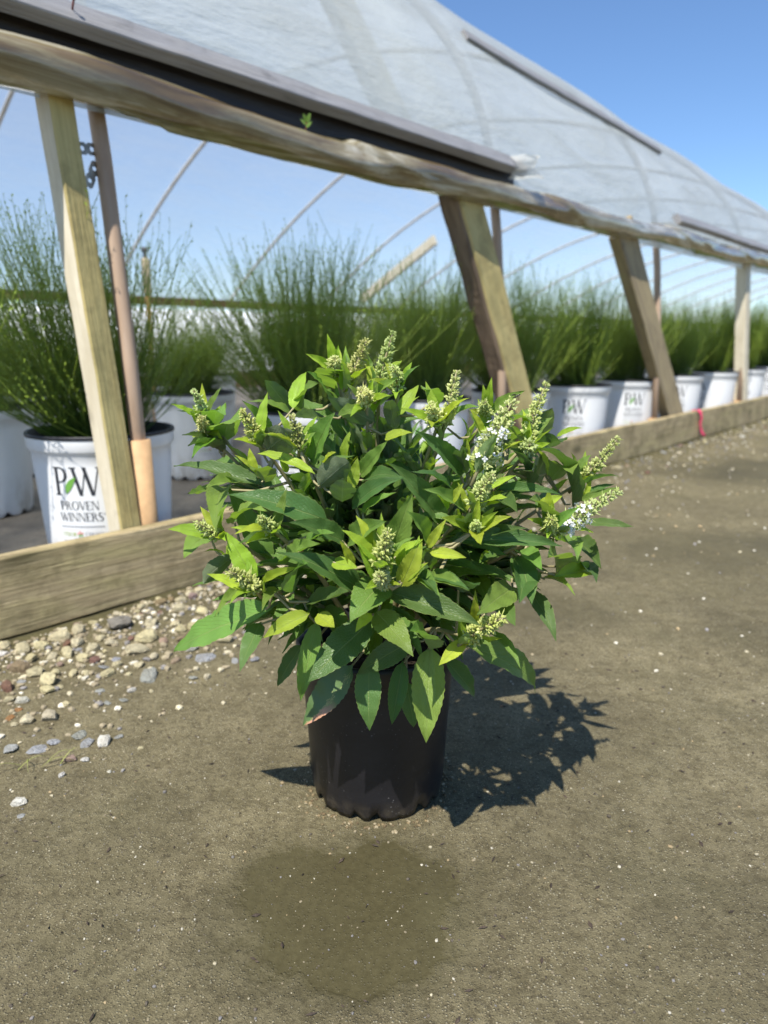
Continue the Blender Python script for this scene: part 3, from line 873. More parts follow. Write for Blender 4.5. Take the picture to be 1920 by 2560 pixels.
# film over the bows
us = []
u = -4.0
while u <= 24.01:
    us.append(u); u += 0.135
PH = [-0.008 + (pi + 0.013) * i / 70 for i in range(71)]
Vv = []
for u in us:
    fr = ((u - 0.883) / 1.62) % 1.0
    sag = -0.016 * sin(pi * fr) ** 2
    for ph in PH:
        w = min(1.0, max(0.0, ph / 0.3))
        wr = 0.010 * noise.noise(Vector((u * 1.3, ph * 6, 2))) + 0.004 * noise.noise(Vector((u * 4, ph * 14 + u * 2, 7)))
        p = arch(u, max(ph, 0.0), (sag + wr) * w - 0.002)
        if ph < 0: p.z += ph * 1.0; p.y -= 0.2 * ph * ph
        Vv.append(p)
m_ = len(PH)
Fc = [(i * m_ + j, (i + 1) * m_ + j, (i + 1) * m_ + j + 1, i * m_ + j + 1) for i in range(len(us) - 1) for j in range(m_ - 1)]
Fn = [f for f in Fc if f[0] % m_ < 36]; Ff = [f for f in Fc if f[0] % m_ >= 36]
roof = obj('film', mesh('film', Vv, Fn, 'film'), gh)
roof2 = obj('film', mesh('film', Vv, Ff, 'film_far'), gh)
for me in (roof.data, roof2.data):
    bm = bmesh.new(); bm.from_mesh(me); bmesh.ops.delete(bm, geom=[v for v in bm.verts if not v.link_faces], context='VERTS'); bm.to_mesh(me); bm.free()

# rolled up side curtain hanging under the laths: a twisted, dirty roll of film
b = Buf()
SEG = 28
uu = [-1.9 + 0.03 * i for i in range(int((12.0 + 1.9) / 0.03))]
for i, u in enumerate(uu):
    tw = u * 5.2 + 1.2 * noise.noise(Vector((u * 1.1, 0, 0)))
    cz = 1.136 + 0.030 * min(1, max(0, (u - 2.6) / 2.0)) + 0.012 * noise.noise(Vector((u * 0.9, 4, 0))) - 0.010 * sin(pi * (((u - 0.883) / 1.62) % 1.0))
    cy = 1.594 + 0.008 * noise.noise(Vector((u * 0.8, 9, 0)))
    for k in range(SEG):
        a = 2 * pi * k / SEG
        ph = (a - tw) % (2 * pi)
        r = 0.041 * (1 + 0.10 * cos(2 * (a - tw * 0.5)) + 0.05 * cos(5 * a + tw)) + 0.010 * (ph / (2 * pi)) ** 2 - 0.003 + 0.004 * abs(sin(1.5 * (a + tw * 0.7)))
        r += 0.0035 * noise.noise(Vector((u * 7, cos(a) * 2.2, sin(a) * 2.2))) + 0.0015 * noise.noise(Vector((u * 22, cos(a) * 5, sin(a) * 5)))
        if sin(a) < -0.2: r *= 1.06
        b.v.append((u, cy + r * cos(a), cz + r * sin(a)))
for i in range(len(uu) - 1):
    for k in range(SEG):
        k2 = (k + 1) % SEG
        b.f.append((i * SEG + k, (i + 1) * SEG + k, (i + 1) * SEG + k2, i * SEG + k2))
b.f.append(tuple(range(SEG)))
roll = obj('rolled_curtain', mesh('rolled_curtain', b.v, b.f, 'film_roll'), gh)

# loose flap of film where the near lath stops
FV, FF = [], []
for i in range(13):
    for j in range(13):
        s, t = i / 12, j / 12
        p = Vector((HU1 - 0.10 + 0.17 * s, 1.596 - 0.045 * sin(pi * s * 0.9) - 0.02 * t, 1.278 - 0.085 * t + 0.02 * s))
        p += Vector((0.012, 0.014, 0.012)) * noise.noise(Vector((s * 4, t * 4, 1.7))) + Vector((0.03 * t * (1 - t), -0.02 * sin(5 * t + 3 * s), 0.0))
        FV.append(p)
for i in range(12):
    for j in range(12):
        FF.append((i * 13 + j, (i + 1) * 13 + j, (i + 1) * 13 + j + 1, i * 13 + j + 1))
obj('film_flap', mesh('film_flap', FV, FF, 'film_flap'), gh)

# punched steel strap between the first post and pipe
def strap(p0, p1, wd, side, n, mat='strap_metal'):
    p0, p1 = Vector(p0), Vector(p1)
    x, y, z = basis(p1 - p0, side)
    L = (p1 - p0).length
    bm = bmesh.new()
    cell = L / n
    for i in range(n):
        cx_ = (i + 0.5) * cell
        sq, ci = [], []
        for k in range(16):
            a = 2 * pi * k / 16 + pi / 16
            dx, dy = cos(a), sin(a)
            m2 = max(abs(dx), abs(dy))
            sq.append(bm.verts.new((cx_ + dx / m2 * cell / 2, dy / m2 * wd / 2 * (0.86 if abs(dx) > 0.9 else 1), 0)))
            ci.append(bm.verts.new((cx_ + dx * wd * 0.2, dy * wd * 0.2, 0)))
        for k in range(16):
            k2 = (k + 1) % 16
            bm.faces.new((sq[k], sq[k2], ci[k2], ci[k]))
    r = bmesh.ops.extrude_face_region(bm, geom=bm.faces[:])
    for v in r['geom']:
        if isinstance(v, bmesh.types.BMVert): v.co.z += 0.0012
    bmesh.ops.recalc_face_normals(bm, faces=bm.faces)
    me = bpy.data.meshes.new('strap'); bm.to_mesh(me); bm.free()
    me.materials.append(MAT[mat])
    return obj('strap', me, gh, frame(p0, x, y, z))
strap((0.800, 1.640, 1.010), (0.872, 1.650, 1.018), 0.026, (0.2, -1, 0.1), 3)
strap((0.868, 1.648, 0.990), (0.838, 1.640, 0.935), 0.024, (0.2, -1, 0.1), 2)

# far side of the house
board('far_hip_board', gh, (-3.5, NFAR - 0.09, 1.045), (26, NFAR - 0.09, 1.045), 0.10, 0.05, (0, -1, 0), 'far_wood', 20, 0.003, seed=21)
board('far_base_board', gh, (-3.5, NFAR - 0.05, 0.10), (26, NFAR - 0.05, 0.10), 0.20, 0.05, (0, -1, 0), 'far_wood', 20, 0.003, seed=22)
TV, TF = [], []
tu = [-6 + 0.5 * i for i in range(80)]
for u in tu:
    fr = (u * 0.8) % 1.0
    for j in range(17):
        a = pi * j / 16
        k = 1 - 0.02 * sin(pi * fr) + 0.01 * noise.noise(Vector((u, j * 0.5, 0)))
        TV.append(tuple(W(u, 11.0 - 1.9 * cos(a) * k, 1.13 * sin(a) ** 0.8 * k)))
for i in range(len(tu) - 1):
    for j in range(16):
        TF.append((i * 17 + j, (i + 1) * 17 + j, (i + 1) * 17 + j + 1, i * 17 + j + 1))
tun = obj('low_tunnel', mesh('low_tunnel', TV, TF, 'tunnel_white'))
tag(tun, 'long white plastic low tunnel beyond the open far side of the greenhouse', 'low tunnel')
# white timber brace against the far slope
pb0, pb1 = arch(7.95, pi - 0.30, -0.12), arch(7.95, pi - 1.05, -0.12)
board('roof_brace', gh, pb0, pb1, 0.13, 0.05, (-0.7, -1, 0.6), 'brace_wood', 12, seed=23)

# ---------------------------------------------------------------- pink ribbon tied over the base board
b = Buf()
RV, RF = [], []
path = [(0, 1.548, 0.165), (0, 1.535, 0.176), (0, 1.505, 0.177), (0.004, 1.492, 0.165), (0.01, 1.484, 0.13), (0.006, 1.486, 0.10), (0.014, 1.482, 0.07), (0.03, 1.478, 0.045), (0.04, 1.474, 0.026), (0.05, 1.468, 0.012)]
for i, (du, n, z) in enumerate(path):
    wd = 0.036 * (1 - 0.35 * abs(sin(i * 1.1)))
    for j in range(5):
        t = j / 4 - 0.5
        RV.append((4.62 + du + wd * t, n - 0.006 * cos(t * 9 + i), z + 0.004 * sin(t * 7 + i * 2)))
for i in range(len(path) - 1):
    for j in range(4):
        RF.append((i * 5 + j, i * 5 + j + 1, (i + 1) * 5 + j + 1, (i + 1) * 5 + j))
rp = W(4.62, 1.5, 0.0)
rib = obj('ribbon', mesh('ribbon', [tuple(W(a, n, z) - rp) for a, n, z in RV], RF, 'ribbon'))
rib.location = rp
sd = rib.modifiers.new('thickness', 'SOLIDIFY'); sd.thickness = 0.0012
tag(rib, 'bright pink ribbon hanging over the wooden base board', 'ribbon')

# small weed rooted in the rolled film
wr_ = empty('weed_seedling', W(1.44, 1.575, 1.147))
tag(wr_, 'tiny green seedling growing out of the rolled film', 'seedling')
b = Buf(); b.tube([(0, 0, -0.006), (0.002, 0, 0.012), (0.004, 0.002, 0.030)], [0.0012, 0.001, 0.0008], 6)
obj('stem', b.mesh('stem', 'rust'), wr_)

# ---------------------------------------------------------------- bush leaves
UVS = []
def leaf_mesh(idx, fold, archk, twist, curl):
    rows, half = 26, 2
    V, Fc, UV = [], [], []
    for i in range(rows + 1):
        x = i / rows
        w = (x ** 0.66) * ((1 - x) ** 1.08)
        w = w / 0.3345 * 0.5
        if 0.06 < x < 0.97:
            w *= 1.0 if i % 2 else 0.94
        if x < 0.05: w = max(w * 0.5, 0.02)
        for j in range(-half, half + 1):
            t = j / half
            y = t * w
            z = archk * 4 * x * (1 - x) + fold * 0.8 * abs(t) * w - curl * max(0, x - 0.6) ** 2
            z += 0.010 * sin(x * 24 + idx) * abs(t) + 0.018 * noise.noise(Vector((x * 5, t * 1.5, idx * 3.3)))
            z += twist * t * w * (x - 0.4)
            V.append((x, y, z)); UV.append((x, 0.5 + 0.5 * t * (w / 0.5 if w < 0.5 else 1) if False else 0.5 + 0.5 * t))
    k = 2 * half + 1
    for i in range(rows):
        for j in range(k - 1):
            Fc.append((i * k + j, (i + 1) * k + j, (i + 1) * k + j + 1, i * k + j + 1))
    UVS[:] = UV
    return mesh('leaf', V, [tuple(f) for f in Fc], 'leaf', True, UV)
LM = [leaf_mesh(i, f, a, t, c) for i, (f, a, t, c) in enumerate((
    (0.22, 0.05, 0.10, 0.15), (0.14, 0.06, -0.15, 0.25), (0.28, 0.04, 0.10, 0.10), (0.18, 0.07, 0.20, 0.35), (0.10, 0.03, -0.10, 0.05),
    (0.24, 0.05, -0.20, 0.20), (0.32, 0.03, 0.05, 0.15), (0.16, 0.08, 0.15, 0.45), (0.20, -0.02, -0.10, 0.0), (0.12, 0.05, 0.25, 0.2)))]
LM_BURN = LM[4].copy(); LM_BURN.materials.clear(); LM_BURN.materials.append(MAT['leaf_scorched'])
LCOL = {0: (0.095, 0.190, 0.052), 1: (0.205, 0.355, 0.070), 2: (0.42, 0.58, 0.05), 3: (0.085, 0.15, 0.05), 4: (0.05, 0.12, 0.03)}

PC = Vector((-0.009, 0.88, 0.0))                  # pot centre on the ground
CROWN = Vector((-0.006, 0.86, 0.36))
bush = tag(empty('potted_butterfly_bush', PC), 'leafy green butterfly bush with pale flower spikes in a black nursery pot', 'potted shrub')
inv = Matrix.Translation(-PC)
rng = random.Random(5)
EYE = Vector((0, 0, 0.6))
def put_leaf(B, T, wr, ty, rnd=None, nrm=None):
    B, T = Vector(B), Vector(T)
    d = T - B; L = d.length
    mid = (B + T) / 2
    if nrm is None:
        o_ = (mid - CROWN).normalized()
        cdir = (EYE - mid).normalized()
        nrm = o_ * 0.25 + Vector((0, 0, 0.55)) + cdir * 0.75 + Vector((rng.uniform(-1, 1), rng.uniform(-1, 1), rng.uniform(-1, 1))) * 0.20
        if ty == 3: nrm = -(cdir * 0.9 + o_ * 0.2 - Vector((0, 0, 0.3)))
    if abs(nrm.normalized().dot(d.normalized())) > 0.97: nrm = nrm + Vector((0.3, 0.2, 0.4))
    x, y, z = basis(d, nrm)
    me = LM_BURN if ty == 4 else rng.choice(LM)
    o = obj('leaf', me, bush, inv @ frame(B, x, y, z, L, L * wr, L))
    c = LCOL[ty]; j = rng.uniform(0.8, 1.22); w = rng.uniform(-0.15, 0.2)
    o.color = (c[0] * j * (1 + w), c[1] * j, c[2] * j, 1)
    return o

# branches: one to every flower spike, a few more to fill the far side
BR = []
def branch(tip, r0=0.0042, r1=0.0018, lift=0.5):
    tip = Vector(tip)
    a = math.atan2(tip.y - CROWN.y, tip.x - CROWN.x)
    root = Vector((PC.x + 0.045 * cos(a) * rng.uniform(0.3, 1), PC.y + 0.045 * sin(a) * rng.uniform(0.3, 1), 0.205))
    ctl = root.lerp(tip, 0.5) + Vector((0, 0, 0.06 * lift)) - Vector((cos(a), sin(a), 0)) * 0.02
    pts = []
    for i in range(11):
        t = i / 10
        pts.append(root * (1 - t) ** 2 + ctl * 2 * t * (1 - t) + tip * t * t + Vector((rng.uniform(-1, 1), rng.uniform(-1, 1), rng.uniform(-1, 1))) * 0.0015)
    b = Buf(); b.tube([p - PC for p in pts], [r0 + (r1 - r0) * i / 10 for i in range(11)], 8)
    obj('branch', b.mesh('branch', 'stem'), bush)
    BR.append(pts)
for s in SPIKES:
    branch(Vector(s[:3]) / 1000)
for i in range(16):
    a = rng.uniform(0.15, pi - 0.15) if i < 11 else rng.uniform(-2.6, -0.5)
    el = rng.uniform(0.05, 1.2)
    k = rng.uniform(0.72, 0.92)
    branch(CROWN + Vector((0.24 * cos(a) * cos(el), 0.22 * sin(a) * cos(el), 0.19 * sin(el) - 0.02)) * k)

NLEAF = 0
tw = Buf()
def twig(B):
    best = None
    for pts in BR:
        for p in pts[2:]:
            dd = (p - B).length_squared
            if p.z < B.z + 0.03 and (best is None or dd < best[0]): best = (dd, p)
    if best and best[0] < 0.12 ** 2:
        p = best[1]; mid = (p + B) / 2 - Vector((0, 0, 0.006))
        tw.tube([p - PC, mid - PC, B - PC], [0.0018, 0.0015, 0.0011], 5, False)
for r in LEAVES:
    B, T = Vector(r[:3]) / 1000, Vector(r[3:6]) / 1000
    ty = r[7]
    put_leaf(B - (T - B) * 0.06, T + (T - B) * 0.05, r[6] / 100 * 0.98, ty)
    if (T - B).length > 0.03: twig(B)
    NLEAF += 1
# lime young leaves standing round every shoot tip
def tip_leaves(p, ax, n, lo=0.024, hi=0.042):
    side = ax.orthogonal().normalized(); a0 = rng.uniform(0, 6.28)
    for k in range(n):
        s = side.copy(); s.rotate(Matrix.Rotation(a0 + k * pi * (0.5 if n > 3 else 0.66) + rng.uniform(-0.3, 0.3), 3, ax))
        L = rng.uniform(lo, hi)
        dd = (ax * rng.uniform(0.55, 1.1) + s * 0.75 + Vector((0, 0, 0.25))).normalized()
        bb_ = p + s * 0.002 - ax * rng.uniform(0.0, 0.016)
        put_leaf(bb_, bb_ + dd * L, rng.uniform(0.24, 0.34), 2 if rng.random() < 0.85 else 1, nrm=ax * 0.8 - s * 0.6 + (EYE - p).normalized() * 0.35 + Vector((0, 0, 0.3)))
for s in SPIKES:
    B, T = Vector(s[:3]) / 1000, Vector(s[3:6]) / 1000
    tip_leaves(B, (T - B).normalized(), 5, 0.028, 0.055); NLEAF += 5
for pts in BR[len(SPIKES):]:
    tip_leaves(pts[-1], (pts[-1] - pts[-3]).normalized(), 1, 0.03, 0.05); NLEAF += 1
# the dense inner leaves that only show as dark filling between the others
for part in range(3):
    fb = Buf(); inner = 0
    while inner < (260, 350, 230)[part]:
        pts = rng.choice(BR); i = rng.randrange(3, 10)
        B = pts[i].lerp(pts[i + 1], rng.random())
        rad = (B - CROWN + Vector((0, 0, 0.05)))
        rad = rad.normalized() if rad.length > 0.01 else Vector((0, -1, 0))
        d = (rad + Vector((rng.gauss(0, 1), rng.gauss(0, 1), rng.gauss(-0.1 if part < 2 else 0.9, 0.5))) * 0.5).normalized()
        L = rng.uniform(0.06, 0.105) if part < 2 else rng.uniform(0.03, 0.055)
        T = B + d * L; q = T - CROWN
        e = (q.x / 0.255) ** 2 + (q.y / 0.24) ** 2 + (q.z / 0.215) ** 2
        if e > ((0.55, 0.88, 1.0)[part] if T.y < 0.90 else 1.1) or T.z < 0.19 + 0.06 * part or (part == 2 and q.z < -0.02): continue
        x, y, z = basis(d, Vector((0, 0, 1)) + rad * 0.4 + Vector((rng.uniform(-1, 1), rng.uniform(-1, 1), 0)) * 0.3)
        M = inv @ frame(B, x, y, z, L, L * rng.uniform(0.24, 0.33), L)
        src = rng.choice(LM)
        fb.add([M @ v.co for v in src.vertices], [tuple(p.vertices) for p in src.polygons], UVS)
        inner += 1
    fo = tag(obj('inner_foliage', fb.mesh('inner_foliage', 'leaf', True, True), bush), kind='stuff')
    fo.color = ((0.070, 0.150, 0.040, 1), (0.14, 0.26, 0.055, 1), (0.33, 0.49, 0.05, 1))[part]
tag(obj('leaf_stalks', tw.mesh('leaf_stalks', 'stem'), bush), kind='stuff')

# flower spikes: whorls of tight buds, some open at the base
OCT_F = [(0, 2, 4), (2, 1, 4), (1, 3, 4), (3, 0, 4), (2, 0, 5), (1, 2, 5), (3, 1, 5), (0, 3, 5)]
def bud(buf, p, d, ln, r):
    x, y, z = basis(d, Vector((0.31, 0.52, 0.79)))
    m_ = p + x * ln * 0.62
    buf.add([m_ + y * r, m_ - y * r, m_ + z * r, m_ - z * r, p + x * ln, p], OCT_F)
def spike(B, T, dia, florets):
    B, T = Vector(B), Vector(T)
    d = T - B; L = d.length; R = dia / 2000
    ax = d.normalized()
    side = ax.orthogonal().normalized(); bi = ax.cross(side)
    bend = Vector((rng.uniform(-1, 1), rng.uniform(-1, 1), rng.uniform(0, 1))) * L * 0.06
    def at(t): return B + d * t + bend * 4 * t * (1 - t) - PC
    root = at(0)
    bb = Buf(); fl = Buf()
    st = Buf(); st.tube([at(-0.25), at(0), at(0.4), at(0.8), at(0.98)], [0.0019, 0.0017, 0.0014, 0.001, 0.0006], 6)
    nw = max(5, int(L / (R * 0.62)))
    for i in range(nw):
        t = (i + 0.4) / nw
        rr = R * (1.0 - 0.55 * t ** 1.3) * rng.uniform(0.9, 1.1)
        c0 = at(t)
        gap = 0.75 if t < 0.55 else 1.0
        for k in range(38 if t < 0.75 else 28):
            a = rng.uniform(0, 6.28); ca_, sa_ = cos(a), sin(a)
            out = side * ca_ + bi * sa_
            lift = rng.gauss(0.35, 0.42) + 0.5 * t
            dd = (out + ax * lift).normalized()
            ln = rr * rng.uniform(0.50, 0.78)
            p = c0 + out * rr * rng.uniform(0.05, 0.38) + ax * rng.uniform(-1, 1) * rr * 0.34 * gap
            if florets and t < 0.42 and rng.random() < 0.42:
                q = p + dd * ln * 1.2
                s_ = dd.orthogonal().normalized(); b2 = dd.cross(s_)
                pr = 0.0026
                for m4 in range(4):
                    a4 = m4 * pi / 2 + a
                    e1 = s_ * cos(a4) + b2 * sin(a4); e2 = s_ * cos(a4 + pi / 2) + b2 * sin(a4 + pi / 2)
                    fl.add([q, q + e1 * pr * 0.7 + e2 * pr * 0.5, q + e1 * pr * 1.25 + dd * pr * 0.2, q + e1 * pr * 0.7 - e2 * pr * 0.5], [(0, 1, 2, 3)])
                bud(bb, p, dd, ln * 1.3, 0.0007)
            else:
                bud(bb, p, dd, ln, rr * rng.uniform(0.11, 0.17))
        if rng.random() < 0.8:
            a = rng.uniform(0, 6.28); out = side * cos(a) + bi * sin(a)
            bud(bb, c0, (out + ax * 0.6).normalized(), rr * 1.5, rr * 0.07)
    o = obj('flower_spike', bb.mesh('flower_spike', 'bud', False), bush)
    j = rng.uniform(0.78, 1.12); o.color = (j * rng.uniform(0.88, 1.05), j, j * rng.uniform(0.75, 1.05), 1)
    obj('spike_stalk', st.mesh('spike_stalk', 'stem'), o)
    if fl.v:
        obj('open_florets', fl.mesh('open_florets', 'petal', False), o)
for i, s in enumerate(SPIKES):
    spike(Vector(s[:3]) / 1000, Vector(s[3:6]) / 1000, s[6] * 1.72, i in (11, 15))

# black nursery pot with a scalloped foot
ZR = 0.220
prof = [(0.0, 0.012), (0.084, 0.012), (0.0880, 0.0), (0.0890, 0.004), (0.0905, 0.016), (0.0915, 0.03), (0.0945, 0.08), (0.0975, 0.13), (0.1005, 0.18), (0.1020, 0.195), (0.1070, 0.198), (0.1080, 0.214), (0.1070, ZR), (0.1040, ZR), (0.1030, 0.20), (0.0995, 0.18)]
def scal(i, k, z):
    if i in (2, 3):
        a = 2 * pi * k / 96
        return z + max(0, 0.013 * (sin(a * 19) * 0.8 + sin(a * 7 + 1) * 0.5 - 0.1)) + (0.0 if i == 2 else 0.002)
    return z
b = Buf(); b.lathe(prof, 96, scal)
pot = obj('pot', b.mesh('pot', 'pot_black'), bush)
SV = [(0, 0, 0.192)] + [(0.1005 * cos(a * pi / 24), 0.1005 * sin(a * pi / 24), 0.186) for a in range(48)]
obj('soil', mesh('soil', SV, [(0, 1 + k, 1 + (k + 1) % 48) for k in range(48)], 'soil'), bush)

# leaves of the seedling in the film roll
for (bx, by, bz_, tx, ty_, tz, w) in ((0.003, 0, 0.016, 0.020, -0.004, 0.030, 0.5), (0.003, 0, 0.022, -0.012, -0.006, 0.036, 0.5), (0.004, 0.002, 0.028, 0.016, -0.004, 0.052, 0.5), (0.003, 0.001, 0.03, -0.004, -0.004, 0.05, 0.5)):
    B, T = Vector((bx, by, bz_)), Vector((tx, ty_, tz))
    x, y, z = basis(T - B, (0.2, -0.8, 0.5)); L = (T - B).length
    o = obj('leaf', LM[4], wr_, frame(B, x, y, z, L, L * w, L)); o.color = (0.16, 0.30, 0.04, 1)

# insect on the tip of the tall thick spike
s11 = SPIKES[11]
bug = empty('insect', Vector(s11[3:6]) / 1000 + Vector((0.001, -0.001, -0.001)))
tag(bug, 'small dark long legged insect on a flower spike tip', 'insect')
b = Buf(); b.tube([(-0.003, 0, 0.002), (0, 0, 0.0035), (0.003, 0, 0.0052), (0.0045, 0, 0.006)], [0.0004, 0.0009, 0.0008, 0.0005], 8)
obj('body', b.mesh('body', 'insect'), bug)
for k in range(6):
    s = -1 if k % 2 else 1; x0 = -0.001 + 0.0016 * (k // 2)
    b = Buf(); b.tube([(x0, 0, 0.0035), (x0 + 0.001, s * 0.002, 0.0055), (x0 + 0.0015, s * 0.0032, 0.0005)], 0.00014, 4)
    obj('leg', b.mesh('leg', 'insect'), bug)
for s in (-1, 1):
    obj('wing', mesh('wing', [(0.002, 0, 0.0052), (-0.001, s * 0.0012, 0.0062), (-0.0045, s * 0.001, 0.005), (-0.003, 0, 0.0046)], [(0, 1, 2, 3)], 'insect'), bug)

# ---------------------------------------------------------------- lettering for the white pots
def ring_poly(cx, cy, ro_x, ro_y, ri_x, ri_y, a0, a1, n=20):
    out = []
    for i in range(n):
        t0 = a0 + (a1 - a0) * i / n; t1 = a0 + (a1 - a0) * (i + 1) / n
        out.append([(cx + ro_x * cos(t0), cy + ro_y * sin(t0)), (cx + ro_x * cos(t1), cy + ro_y * sin(t1)), (cx + ri_x * cos(t1), cy + ri_y * sin(t1)), (cx + ri_x * cos(t0), cy + ri_y * sin(t0))])
    return out
def rect(x0, y0, x1, y1): return [[(x0, y0), (x1, y0), (x1, y1), (x0, y1)]]
def stem_(x, w, top=True, bot=True):
    o = rect(x, 0.0, x + w, 1.0)
    if bot: o += rect(x - 0.075, 0, x, 0.045) + rect(x + w, 0, x + w + 0.075, 0.045)
    if top: o += rect(x - 0.075, 0.955, x, 1) + rect(x + w, 0.955, x + w + 0.075, 1)
    return o
def diag(xt, xb, w): return [[(xb, 0), (xb + w, 0), (xt + w, 1), (xt, 1)]]
TK, TN = 0.15, 0.055
def glyph(ch):
    if ch == 'P': return stem_(0.08, TK) + ring_poly(0.30, 0.725, 0.34, 0.275, 0.20, 0.225, -pi / 2, pi / 2) + rect(0.23, 0.95, 0.30, 1) + rect(0.23, 0.45, 0.30, 0.50), 0.68
    if ch == 'R': return stem_(0.08, TK) + ring_poly(0.30, 0.745, 0.32, 0.255, 0.18, 0.205, -pi / 2, pi / 2) + rect(0.23, 0.95, 0.30, 1) + rect(0.23, 0.49, 0.30, 0.54) + [[(0.33, 0.5), (0.49, 0.5), (0.80, 0), (0.62, 0)]] + rect(0.80, 0, 0.86, 0.045), 0.84
    if ch == 'O': return ring_poly(0.48, 0.5, 0.46, 0.52, 0.31, 0.465, 0, 2 * pi, 36), 0.98
    if ch == 'C': return ring_poly(0.48, 0.5, 0.46, 0.52, 0.32, 0.465, 0.75, 2 * pi - 0.75, 30) + rect(0.76, 0.68, 0.80, 0.98), 0.86
    if ch == 'V': return diag(0.02, 0.34, TK) + diag(0.72, 0.40, TN) + rect(-0.05, 0.955, 0.02, 1) + rect(0.17, 0.955, 0.25, 1) + rect(0.65, 0.955, 0.72, 1) + rect(0.775, 0.955, 0.85, 1), 0.82
    if ch == 'W': return diag(0.02, 0.30, TK) + diag(0.62, 0.36, TN) + diag(0.50, 0.78, TK) + diag(1.14, 0.86, TN) + rect(-0.05, 0.955, 0.02, 1) + rect(0.17, 0.955, 0.25, 1) + rect(1.06, 0.955, 1.14, 1) + rect(1.195, 0.955, 1.27, 1), 1.22
    if ch == 'E': return stem_(0.08, TK) + rect(0.305, 0.95, 0.60, 1) + rect(0.23, 0.475, 0.48, 0.525) + rect(0.305, 0, 0.62, 0.05) + rect(0.56, 0.82, 0.60, 0.95) + rect(0.58, 0.05, 0.62, 0.2) + rect(0.45, 0.40, 0.48, 0.475) + rect(0.45, 0.525, 0.48, 0.6), 0.68
    if ch == 'N': return rect(0.10, 0, 0.10 + TN, 1) + diag(0.10, 0.68, TK) + rect(0.77, 0, 0.77 + TN, 1) + rect(0.02, 0, 0.10, 0.045) + rect(0.155, 0, 0.23, 0.045) + rect(0.0, 0.955, 0.10, 1) + rect(0.70, 0.955, 0.77, 1) + rect(0.825, 0.955, 0.90, 1), 0.94
    if ch == 'I': return stem_(0.10, TK), 0.36
    if ch == 'S':
        pts = []
        n = 24
        for i in range(n + 1):
            t = i / n
            if t < 0.5:
                a = 0.35 + (t / 0.5) * (pi * 1.5 - 0.35); c_ = (0.30 + 0.21 * cos(a), 0.745 + 0.225 * sin(a))
            else:
                a = pi / 2 - ((t - 0.5) / 0.5) * (pi * 1.5 - 0.35); c_ = (0.30 + 0.23 * cos(a), 0.27 + 0.245 * sin(a))
            pts.append((Vector((*c_, 0)), 0.03 + 0.055 * sin(pi * t) ** 2))
        out = []
        for i in range(n):
            (p, w0), (q, w1) = pts[i], pts[i + 1]
            dd = q - p
            if dd.length < 1e-6: continue
            nn = Vector((-dd.y, dd.x, 0)).normalized()
            out.append([(p + nn * w0)[:2], (p - nn * w0)[:2], (q - nn * w1)[:2], (q + nn * w1)[:2]])
        return out, 0.58
    if ch == 'L': return stem_(0.08, TK) + rect(0.305, 0, 0.56, 0.05) + rect(0.52, 0.05, 0.56, 0.22), 0.60
    if ch == 'H': return stem_(0.08, TK) + stem_(0.62, TK) + rect(0.23, 0.475, 0.62, 0.525), 0.86
    if ch == 'F': return stem_(0.08, TK) + rect(0.305, 0.95, 0.58, 1) + rect(0.23, 0.475, 0.46, 0.525) + rect(0.54, 0.80, 0.58, 0.95), 0.60
    if ch == 'G': return ring_poly(0.48, 0.5, 0.46, 0.52, 0.32, 0.465, 0.75, 2 * pi - 0.6, 30) + rect(0.74, 0.05, 0.87, 0.42), 0.92
    if ch == 'U': return rect(0.08, 0.3, 0.08 + TK, 1) + rect(0.70, 0.3, 0.75, 1) + ring_poly(0.415, 0.3, 0.335, 0.32, 0.27, 0.27, pi, 2 * pi), 0.82
    if ch == 'B': return stem_(0.08, TK) + ring_poly(0.30, 0.75, 0.28, 0.25, 0.15, 0.2, -pi / 2, pi / 2) + ring_poly(0.30, 0.25, 0.33, 0.25, 0.19, 0.2, -pi / 2, pi / 2), 0.68
    return [], 0.34
def text_polys(s, h, width):
    polys, x = [], 0.0
    for ch in s:
        g, adv = glyph(ch)
        polys += [[(px + x, py) for px, py in p] for p in g]
        x += adv
    k = width / x
    return [[((px - x / 2) * k, py * h) for px, py in p] for p in polys]

PR0, PR1, PH_ = 0.150, 0.180, 0.375               # white pot: foot radius, lip radius, height
def pot_r(z): return PR0 + (PR1 - 0.006 - PR0) * z / PH_
def wrap(polys, zc, ang, off=0.0009, x0=0.0):
    b = Buf()
    for p in polys:
        # subdivide long edges so that wide marks follow the curve
        vs = []
        for (px, py) in p:
            z = zc + py
            r = pot_r(z) + off
            a = ang + (px + x0) / r
            vs.append((r * cos(a), r * sin(a), z))
        b.add(vs, [tuple(range(len(vs)))])
    return b
def swoosh_leaf():
    out = []
    n = 12
    for i in range(n):
        t0, t1 = i / n, (i + 1) / n
        def pt(t, s):
            w = 0.0085 * sin(pi * t) ** 0.8
            return (-0.016 + 0.028 * t + s * w * 0.75 - 0.004 * sin(pi * t), 0.0 + 0.042 * t - s * w * 0.55)
        out.append([pt(t0, -1), pt(t0, 1), pt(t1, 1), pt(t1, -1)])
    return out
